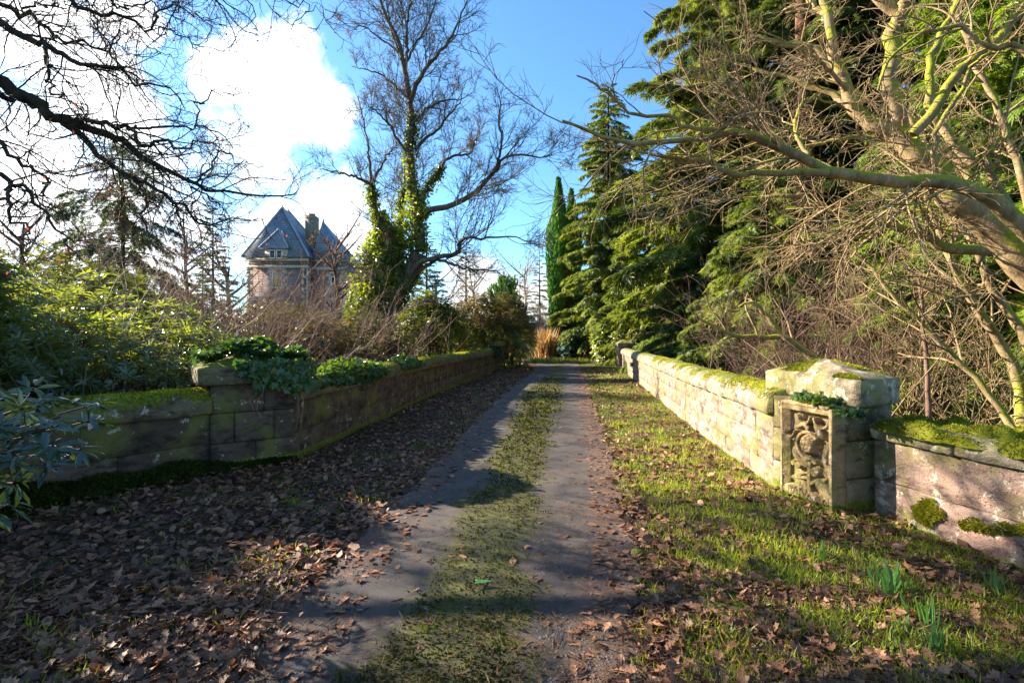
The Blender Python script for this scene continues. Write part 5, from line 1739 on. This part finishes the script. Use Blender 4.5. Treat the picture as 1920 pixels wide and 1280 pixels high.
bush('added unseen evergreen thicket beyond the left edge, shading the foreground', [(-6.6, 4.1, .9, 1.1, .75, 1.1), (-7.2, 3.0, 1.0, 1.0, .8, 1.4), (-6.7, 5.3, .9, .95, .8, 1.35), (-8.2, 7.0, 1.5, 1.1, .9, 1.8), (-7.6, 1.6, 1.3, 1.1, 1.1, 2.0)], 3800, 7, .23, 'rhododendron_leaf', stems=80)  # out-of-view leaf mass added and shaped to cast shade on verge and drive

# near rhododendron branch at the left edge: its leaves are parts
LLM = make_mesh('leaf', LONG_LEAF * [1.0, 1, 1], LONG_F, 'dark_glossy_leaf')
OVM = make_mesh('leaf', IVY, IVY_F, 'ivy_leaf')
from mathutils import Matrix


def place_leaf(name, me, parent, pos, yd, no, sc):
    y_ = np.asarray(yd, float)
    y_ = y_ / np.linalg.norm(y_)
    x_ = np.cross(y_, no)
    x_ = x_ / (np.linalg.norm(x_) + 1e-9)
    z_ = np.cross(x_, y_)
    o = bpy.data.objects.new(name, me)
    C.objects.link(o)
    o.parent = parent
    p = np.asarray(pos) - (ORG[parent.name] if parent is not None else 0)
    Mx = Matrix([[x_[0], y_[0], z_[0], p[0]], [x_[1], y_[1], z_[1], p[1]], [x_[2], y_[2], z_[2], p[2]], [0, 0, 0, 1]])
    loc_, rot_, _ = Mx.decompose()
    o.location = loc_
    o.rotation_euler = rot_.to_euler()
    o.scale = (sc, sc, sc)
    return o


nb_ = thing('rhododendron_bush', 'nearest rhododendron with big glossy dark leaves hanging at the left edge of the photo', 'bush', (-4.6, 3.3, 0))
whorls = []
for (px, py, yy) in ((40, 765, 3.3), (112, 782, 3.25), (165, 790, 3.5), (20, 865, 2.9), (100, 835, 3.1), (150, 842, 3.3), (60, 800, 3.6), (-10, 800, 2.8), (28, 905, 3.0), (-30, 900, 2.8), (75, 755, 3.8),
                     (130, 752, 3.9), (180, 757, 4.1), (10, 735, 3.7), (-20, 960, 2.8), (40, 820, 3.2), (-60, 830, 2.8), (5, 790, 3.4), (90, 870, 3.5), (60, 725, 4.0), (20, 945, 3.1), (-40, 760, 3.2), (85, 805, 2.95), (5, 840, 3.2)):
    whorls.append(unp(px, py, yy))
whorls = np.array(whorls)
ST = MB()
root = np.array([-4.9, 3.6, 0.0])
S = np.linspace(0, 1, 10)
for wv in whorls:
    midp = root * .35 + wv * .65 + [-.35, .2, .12]
    tubes(ST, catmull([root + R.normal(0, .08, 3) * [1, 1, 0], midp * .5 + root * .5 + [0, 0, .2], midp, wv], 12), np.linspace(.018, .006, 12), 5)
ST.build('stems', 'dark_stem', nb_, smooth=True)
cnt = 0
for wv in whorls:
    up = nrm(np.array([.45, -.1, .75]) + R.normal(0, .25, 3))
    e1 = nrm(np.cross(up, [1, .2, 0]))
    e2 = np.cross(up, e1)
    a0 = R.uniform(0, 6.28)
    for q in range(12):
        a_ = a0 + q * 2.4
        rd = e1 * math.cos(a_) + e2 * math.sin(a_)
        D = rd + up * R.uniform(-.35, .35)
        place_leaf('leaf', LLM, nb_, wv + rd * .01 + R.normal(0, .012, 3), D, nrm(up + R.normal(0, .25, 3)), R.uniform(.10, .165))
        cnt += 1
yl = place_leaf('leaf', make_mesh('leaf', OVAL * [1.4, 1, 1], OVAL_F, 'yellow_leaf'), nb_, unp(135, 850, 3.35), (0.2, 0, -1), (0, -1, .2), .045)
yl['label'] = 'single bright yellow leaf'
# mass of inner leaves of that bush
m = MB()
n = 1500
P, d = blob_pts(n // 8, [(-5.6, 3.9, .9, .9, .7, .65), (-4.9, 3.9, .85, .45, .4, .4)], .3)
j = np.repeat(np.arange(len(P)), 8)
a = R.uniform(0, 6.28, len(j))
rd = np.c_[np.cos(a), np.sin(a), R.normal(0, .35, len(j))]
scatter(m, LONG_LEAF, LONG_F, P[j], rd, np.array([0, 0, 1.]) + R.normal(0, .25, rd.shape), R.uniform(.10, .17, len(j)))
fo = m.build('foliage', 'dark_glossy_leaf', nb_)
fo['kind'] = 'stuff'

# ------------------------------------------------------------------ ivy on the left pier and coping
ivp = thing('ivy', 'ivy draped over the cap of the left pier with trailing runners', 'ivy', (-3.3, 6.5, 1.3))
nI = 3000
a_ = R.beta(1.15, 1.0, nI) * (FW + .34) - .14
b_ = R.uniform(-.18, .95, nI)
cu, cv = a_ / FW, b_ / .8
top = 1.27 + .17 * np.clip(1 - 2 * np.maximum(np.abs(cu - .5), np.abs(cv - .5)), 0, 1) + .06 + .10 * np.abs(sn(np.c_[a_, b_, a_], 4, 2)) + R.uniform(0, .05, nI)
P = np.c_[F1 + fd * a_[:, None] + fn * b_[:, None], top]
drop = (b_ < .0) & (a_ > .25)
dl = .40 * (.45 + .55 * np.clip((a_ - .3) / .3, 0, 1)) * (1 + .35 * sn(np.c_[a_, a_ * 0, a_ * 0], 11, 2))
P[drop, 2] = 1.36 - R.random(drop.sum()) ** .8 * dl[drop]
P[drop, :2] = (F1 + fd * a_[:, None] - fn * (.13 + R.uniform(0, .07, nI))[:, None])[drop]
keep = (b_ > 0.05) | (a_ > .25)
keep &= ~((a_ < .20) & (b_ < .15))
P, drop = P[keep], drop[keep]
D = nrm(np.where(drop[:, None], np.r_[-fn * .2, -1.0], np.r_[-fn * .5, -.1]) + R.normal(0, .45, P.shape))
N_ = nrm(np.where(drop[:, None], np.r_[-fn, .4], np.r_[-fn * .3, 1.0]) + R.normal(0, .35, P.shape))
sz = R.uniform(.045, .095, len(P))
dist = P[:, 1] - 3 * (sz > .07)
order = np.argsort(-sz + .3 * (P[:, 1] - 6))
for i in order[:300]:
    place_leaf('leaf', OVM, ivp, P[i], D[i], N_[i], sz[i])
rest = order[300:]
m = MB()
scatter(m, IVY, IVY_F, P[rest], D[rest], N_[rest], sz[rest])
m.build('foliage', 'ivy_leaf', ivp)['kind'] = 'stuff'
m = MB()
for (px, py0, py1, yy) in ((486, 715, 785, 5.98), (474, 720, 770, 6.0), (554, 720, 880, 6.3), (565, 740, 872, 6.25)):
    n_ = 9
    q = np.array([unp(px + R.normal(0, 2) + 6 * math.sin(i * .9), py0 + (py1 - py0) * i / (n_ - 1), yy) for i in range(n_)])
    tubes(m, catmull(q, 18), np.full(18, .004), 4)
m.build('runners', 'twig_tan', ivp)


def path_ivy(label, path, s0, s1, n, spread, hmax, hang, seed):
    s = R.uniform(s0, s1, n)
    o = R.uniform(-.08, .5, n)
    p, nn = path.at(s)
    env = np.clip(np.sin((s - s0) / (s1 - s0) * np.pi), 0, 1) ** .5
    z = cz(o) + hmax * env * R.random(n) * (.6 + .4 * sn(np.c_[s, o, s], 3, 2))
    dr = R.random(n) < .3
    P = np.c_[p + nn * o[:, None], z]
    P[dr] = np.c_[p - nn * (.07 + .04 * R.random(n))[:, None], .98 - hang * env * R.random(n)][dr]
    D = nrm(np.where(dr[:, None], np.c_[-nn * .3, np.full(n, -1.)], np.c_[-nn * .6, np.full(n, .1)]) + R.normal(0, .5, P.shape))
    N2 = nrm(np.where(dr[:, None], np.c_[-nn, np.full(n, .4)], np.c_[-nn * .2, np.full(n, 1.)]) + R.normal(0, .35, P.shape))
    m = MB()
    scatter(m, IVY, IVY_F, P, D, N2, R.uniform(.04, .085, n))
    o_ = m.build('ivy', 'ivy_leaf', at=(*path.at(np.array((s0 + s1) / 2))[0], 1.0))
    tag(o_, label, 'ivy')


path_ivy('dense ivy mound on the left coping, nearest past the pier', LF, 1.0, 3.4, 1900, .4, .22, .12, 1)
path_ivy('second smaller ivy mound further along the left coping', LF, 4.2, 6.0, 900, .4, .16, .06, 2)
path_ivy('thin ivy fringe beside the ivy covered pier on the left coping', LF, 0.0, 1.1, 330, .4, .10, .03, 3)
path_ivy('ivy hanging over the far end of the left parapet', LF, 16.4, 18.4, 900, .4, .2, .35, 4)
m = MB()
n = 420
u_ = R.uniform(.12, PW + .25, n)
v_ = R.uniform(-.02, .16, n)
xy = PA + ud * u_[:, None] - nd_ * v_[:, None]
P = np.c_[xy, 1.0 + R.uniform(-.01, .07, n) - .06 * (u_ > PW)]
scatter(m, IVY, IVY_F, P, nrm(np.r_[nd_, -.2] + R.normal(0, .6, P.shape)), nrm(np.r_[nd_ * .5, .8] + R.normal(0, .4, P.shape)), R.uniform(.025, .06, n))
tag(m.build('ivy', 'ivy_leaf', at=(2.9, 4.8, 1.0)), 'small ivy sprig creeping between the carved panel and the cap', 'ivy')

# dry grass and reeds at the end of the drive
m = MB()
n = 420
P = np.c_[R.normal(2.3, .26, n), R.normal(35.5, .4, n), np.zeros(n)]
scatter(m, BLADE * [.8, 1, 1], BLADE_F, P, nrm(np.c_[R.normal(0, .22, n), R.normal(0, .2, n), np.ones(n)]), rdir(n), R.uniform(1.0, 2.5, n))
tag(m.build('tall_grass_clump', 'dry_grass', at=(2.35, 35.5, 0)), 'tall orange dry grass clump at the far end of the drive', 'grass')
m = MB()
n = 2600
P = np.c_[R.uniform(1.2, 6.2, n), R.uniform(31.5, 34.5, n), np.zeros(n)]
scatter(m, BLADE * [1.4, 1, 1], BLADE_F, P, nrm(np.c_[R.normal(0, .6, n), R.normal(0, .5, n), np.ones(n)]), rdir(n), R.uniform(.12, .4, n))
tag(m.build('rough_grass', 'olive_leaf', at=(3.7, 33, 0)), 'rough grass bank closing the drive', 'grass', kind='stuff')

# ------------------------------------------------------------------ fallen leaves, grass, moss tufts on the ground
wall_r = lambda y: np.interp(y, RN.P[:, 1].tolist() + RF.P[:, 1].tolist(), RN.P[:, 0].tolist() + RF.P[:, 0].tolist())
_ly = np.r_[LN.P[:, 1], LF.P[:, 1]]
_lx = np.r_[LN.P[:, 0], LF.P[:, 0]]
wall_l = lambda y: np.interp(y, _ly, _lx)


def field(n, ymax=26, p=1.6):
    """ground points, denser near the camera"""
    u = R.random(n)
    y0 = 1.6
    y = (y0 ** (1 - p) + u * (ymax ** (1 - p) - y0 ** (1 - p))) ** (1 / (1 - p))
    x = R.uniform(0, 1, n)
    a, b = wall_l(y), wall_r(y)
    lim = 1.12 * y
    a, b = np.maximum(a + .05, -lim), np.minimum(b - .03, lim)
    return a + (b - a) * x, y


def dens_leaf(x, y):
    L_, Rr = lat(T_XL, y), lat(T_XR, y)
    ml, mr = lat(T_ML, y), lat(T_MR, y)
    q = np.stack([x, y, x * 0], -1)
    nz = sn(q, 4.0, 4)
    d = np.where(x < L_, .88 + .5 * sn(q + 12, 2.5, 4), np.where(x > Rr,   .50 + .8 * nz + .5 * np.clip(1 - (x - Rr) / .45, 0, 1), 0.03))
    d = np.where((x > L_ - .1) & (x < L_ + .30), .35 + .5 * nz, d)
    d = np.where((x < Rr + .12) & (x > Rr - .25), .45 + .4 * nz, d)
    d = np.where((x > ml) & (x < mr), .07 + .10 * nz, d)
    return np.clip(d, 0, 1)


LV = [oak_leaf(s_) for s_ in range(8)]
x_, y_ = field(52000)
k_ = R.random(len(x_)) < dens_leaf(x_, y_)
x_, y_ = x_[k_], y_[k_]
z_ = ground_z(x_, y_) + R.uniform(.012, .045, len(x_)) * np.where((x_ > lat(T_XL, y_)) & (x_ < lat(T_XR, y_)), .5, 1)
size = (.028 + .07 * R.random(len(x_)) ** 1.5) * np.clip(1 + (y_ - 8) * .03, 1, 1.5)
flat = np.where((x_ > lat(T_XL, y_)) & (x_ < lat(T_XR, y_)), .12, .42)[:, None]
nor = nrm(np.array([0, 0, 1.]) + R.normal(0, 1, (len(x_), 3)) * flat)
a = R.uniform(0, 6.28, len(x_))
yd = np.c_[np.cos(a), np.sin(a), np.zeros(len(x_))]
yd = nrm(yd - (yd * nor).sum(1, keepdims=True) * nor)
P = np.c_[x_, y_, z_]
inf = (np.abs(x_ / y_) < .97) & (y_ > 2.42)
score = np.where(inf, size / y_, 0)
ordr = np.argsort(-score)
kind_ = R.integers(0, 8, len(x_))
LM = [make_mesh('fallen_leaf', V_, F_, 'fallen_leaf') for V_, F_ in LV]
top300 = ordr[:290]
for i in top300:
    o = place_leaf('fallen_leaf', LM[kind_[i]], None, P[i], yd[i], nor[i], size[i])
    tag(o, 'brown curled oak leaf lying among the other fallen leaves in the foreground', 'leaf', 'fallen oak leaves in the foreground')
rest = ordr[290:]
near = rest[y_[rest] < 3.5]
far = rest[y_[rest] >= 3.5]
m = MB()
for k in range(8):
    s_ = near[kind_[near] == k]
    scatter(m, LV[k][0], LV[k][1], P[s_], yd[s_], nor[s_], size[s_])
SIMPLE = np.array([(0, -.5, .05), (-.3, -.1, .02), (-.22, .3, .06), (0, .5, 0), (.25, .25, .08), (.28, -.15, 0)])
scatter(m, SIMPLE, np.array([(0, 5, 4, 3), (0, 3, 2, 1)]), P[far], yd[far], nor[far], size[far])
tag(m.build('leaf_litter', 'fallen_leaf'), 'carpet of brown fallen leaves on both verges', 'leaf litter', kind='stuff')

# grass
x_, y_ = field(230000, 26, 1.5)
q = np.stack([x_, y_, x_ * 0], -1)
nz = .6 * sn(q + 4, 1.9, 4) - .7 * np.where(x_ > 0, 1, 0) * sn(q, 4.0, 4) + .6 * sn(q + 9, 9.0, 2)
Lx, Rx = lat(T_XL, y_), lat(T_XR, y_)
pr = np.where(x_ > Rx + .05, np.clip(.55 + .9 * nz - .5 * np.clip(1 - (x_ - Rx) / .4, 0, 1), 0.04, 1), np.where(x_ < Lx - .15, np.clip(-.05 + .8 * nz, 0, .7) * .6, 0))
k_ = R.random(len(x_)) < pr
x_, y_ = x_[k_], y_[k_]
n = len(x_)
P = np.c_[x_, y_, ground_z(x_, y_)]
gl = R.uniform(.02, .075, n) * (1 + .5 * np.clip(sn(P, 3, 2), 0, 1))
scatter(mg := MB(), BLADE * [1.5, 1, 1], BLADE_F, P, nrm(np.c_[R.normal(0, .5, (n, 2)), np.ones(n)]), rdir(n), gl)
tag(mg.build('grass', 'grass_blade'), 'thin grass growing through the leaves', 'grass', kind='stuff')
# dry straw among the grass and needles on the road
x_, y_ = field(26000, 18, 1.8)
k_ = (x_ > lat(T_ML, y_) - .1) | (R.random(len(x_)) < .5)
x_, y_ = x_[k_], y_[k_]
k_ = sn(np.stack([x_, y_, x_ * 0], -1) + 2, 2.2, 3) > -.1
x_, y_ = x_[k_], y_[k_]
n = len(x_)
a = R.uniform(0, 6.28, n)
scatter(ms := MB(), DIAMOND * [.18, 1, 1], DIA_F, np.c_[x_, y_, ground_z(x_, y_) + .024 + .05 * ((x_ > lat(T_XR, y_)) | (x_ < lat(T_XL, y_))) * R.random(n)], np.c_[np.cos(a), np.sin(a), R.normal(.05, .12, n)], np.array([0, 0, 1.]) + R.normal(0, .2, (n, 3)), R.uniform(.03, .11, n))
tag(ms.build('needle_litter', 'dead_foliage'), 'scattered brown needles and bits of twig on the drive', 'litter', kind='stuff')
# moss tufts on the centre strip
x_, y_ = field(120000, 20, 1.9)
k_ = (x_ > lat(T_ML, y_) - .25) & (x_ < lat(T_MR, y_) + .25)
k_ &= (np.minimum(x_ - lat(T_ML, y_), lat(T_MR, y_) - x_) / (.5 * (lat(T_MR, y_) - lat(T_ML, y_))) + .25 + .35 * sn(np.stack([x_, y_, x_ * 0], -1), 1.6, 4) + .25 * sn(np.stack([x_, y_, x_ * 0], -1) + 3, 6, 3)) > R.uniform(0, .7, len(x_))
x_, y_ = x_[k_], y_[k_]
n = len(x_)
scatter(mm := MB(), DIAMOND * [2.0, 1, 1], DIA_F, np.c_[x_, y_, ground_z(x_, y_) + .018], rdir(n, 1.0, .5), rdir(n), R.uniform(.012, .028, n) * np.clip(y_ / 4, 1, 3))
tag(mm.build('moss_tufts', 'path_moss'), 'moss growing down the middle of the drive', 'moss', kind='stuff')

# loose gravel on the wheel tracks
x_, y_ = field(60000, 16, 1.9)
q = np.stack([x_, y_, x_ * 0], -1)
k_ = (x_ > lat(T_XL, y_) - .1) & (x_ < lat(T_XR, y_) + .1) & (sn(q + 6, 2.5, 4) + R.normal(0, .25, len(x_)) > .1)
x_, y_ = x_[k_], y_[k_]
n = len(x_)
PEB = np.array([(-.5, -.4, 0), (.5, -.35, 0), (.3, .5, 0), (-.4, .45, 0), (.02, .03, .5)])
PEB_F = np.array([(0, 1, 4), (1, 2, 4), (2, 3, 4), (3, 0, 4)])
a = R.uniform(0, 6.28, n)
scatter(mv := MB(), PEB, PEB_F, np.c_[x_, y_, ground_z(x_, y_) + .012], np.c_[np.cos(a), np.sin(a), np.zeros(n)], np.array([0, 0, 1.])[None].repeat(n, 0) + R.normal(0, .1, (n, 3)), R.uniform(.004, .014, n) * np.where(R.random(n) < .04, 2, 1))
tag(mv.build('gravel', 'gravel_stone'), 'loose gravel and grit on the wheel tracks', 'gravel', kind='stuff')

# daffodil shoots
DB = make_mesh('leaf', np.array([(-.035, 0, 0), (.035, 0, 0), (.042, .5, .01), (-.042, .5, .01), (.032, .85, .03), (-.032, .85, .03), (0, 1, .06)]),
               [np.array([(0, 1, 2, 3), (3, 2, 4, 5)]), np.array([(5, 4, 6)])], 'daffodil_leaf')
for (px, py, nbl, hgt_, spr_, lab) in ((1672, 1132, 46, .20, .07, 'large dense clump of daffodil leaves in the right verge'), (1634, 1102, 10, .13, .04, 'sparse small daffodil shoots just left of the dense clump'),
                                       (1542, 1060, 9, .14, .03, 'thin daffodil shoots nearest the carved pier'), (1868, 1128, 16, .16, .05, 'daffodil clump beside the wall at the right edge'),
                                       (1740, 1192, 16, .17, .05, 'daffodil clump below and right of the dense one'), (1753, 1242, 18, .16, .05, 'daffodil clump nearest the bottom right corner'),
                                       (1682, 1206, 9, .12, .04, 'few short daffodil shoots left of the lowest clumps')):
    Yg = EYE * FPX / (py - HOR)
    c0 = np.array([(px - 960) / FPX * Yg, Yg, 0.04])
    th = thing('daffodil_clump', lab, 'plant', c0, 'daffodil shoots in the right verge')
    for _ in range(nbl):
        pp = c0 + np.r_[R.normal(0, spr_ * .6, 2), 0]
        place_leaf('leaf', DB, th, pp, np.r_[(pp - c0)[:2] * 2.6 + R.normal(0, .16, 2), 1.0], rdir(1)[0], hgt_ * R.uniform(.4, 1.15))

# small things on the drive
m = MB()
yg = EYE * FPX / (1105 - HOR)
fx = (893 - 960) / FPX * yg
for i in range(12):
    t_ = i / 12
    for sg in (-1, 1):
        m.add([(fx + .10 * t_ - .0, yg, .05), (fx + .10 * t_ - .012, yg + sg * .028 * (1 - t_ * .8), .052), (fx + .10 * t_ + .004, yg + sg * .026 * (1 - t_ * .8), .056)], [[0, 1, 2]])
tubes(m, np.array([(fx - .01, yg, .046), (fx + .11, yg, .052)]), np.array([.0015, .001]), 4)
tag(m.build('fern_frond', 'green_frond', at=(fx, yg, .04)), 'little green conifer sprig lying on the moss strip', 'sprig')
for i, (pa, pb, lab) in enumerate((((915, 1085, 880, 1120), 0.004, 'curved twig on the moss beside the green sprig'), ((590, 1215, 640, 1190), .004, 'thin twig on the shaded left wheel track'),
                                   ((1180, 1010, 1230, 1000), .004, 'twig at the sunlit edge of the right wheel track'), ((1120, 1215, 1165, 1260), .004, 'pale twig near the bottom of the right wheel track'),
                                   ((700, 960, 735, 942), .004, 'twig lying between the left leaves and the wheel track'))):
    xa, ya, xb, yb = pa
    A_ = np.array([(xa - 960) / FPX * EYE * FPX / (ya - HOR), EYE * FPX / (ya - HOR), .035])
    B_ = np.array([(xb - 960) / FPX * EYE * FPX / (yb - HOR), EYE * FPX / (yb - HOR), .038])
    md = (A_ + B_) / 2 + np.r_[R.normal(0, .03, 2), .01]
    m = MB()
    tubes(m, catmull([A_, md, B_], 12), np.linspace(pb, pb * .5, 12), 5)
    tag(m.build('twig', 'twig_brown', smooth=True, at=A_), lab, 'twig')
for (px, py, s_, lab) in ((825, 942, .032, 'small grey stone on the left wheel track'), (1195, 1045, .05, 'fist sized brown stone at the edge of the right wheel track')):
    yg = EYE * FPX / (py - HOR)
    xg = (px - 960) / FPX * yg
    a_, b_ = np.meshgrid(np.linspace(0, 2 * np.pi, 12, endpoint=False), np.linspace(.15, np.pi - .15, 7), indexing='ij')
    V = np.stack([np.sin(b_) * np.cos(a_), np.sin(b_) * np.sin(a_) * .75, np.cos(b_) * .55], -1)
    V = V * (1 + .22 * sn(V + px, 1.7, 3))[..., None] * s_ + [xg, yg, .015 + s_ * .4]
    I = np.arange(84).reshape(12, 7)
    A, B = I, np.roll(I, -1, 0)
    F = np.stack([A[:, :-1], A[:, 1:], B[:, 1:], B[:, :-1]], -1).reshape(-1, 4)
    tag(MB().add(V.reshape(-1, 3), [F, I[:, 0][None], I[::-1, -1][None]]).build('stone', 'coping_dark', smooth=True, at=(xg, yg, 0)), lab, 'stone')
print('TRIS', sum(len(o.data.loops) - 2 * len(o.data.polygons) for o in bpy.data.objects if o.type == 'MESH'), len(bpy.data.objects))
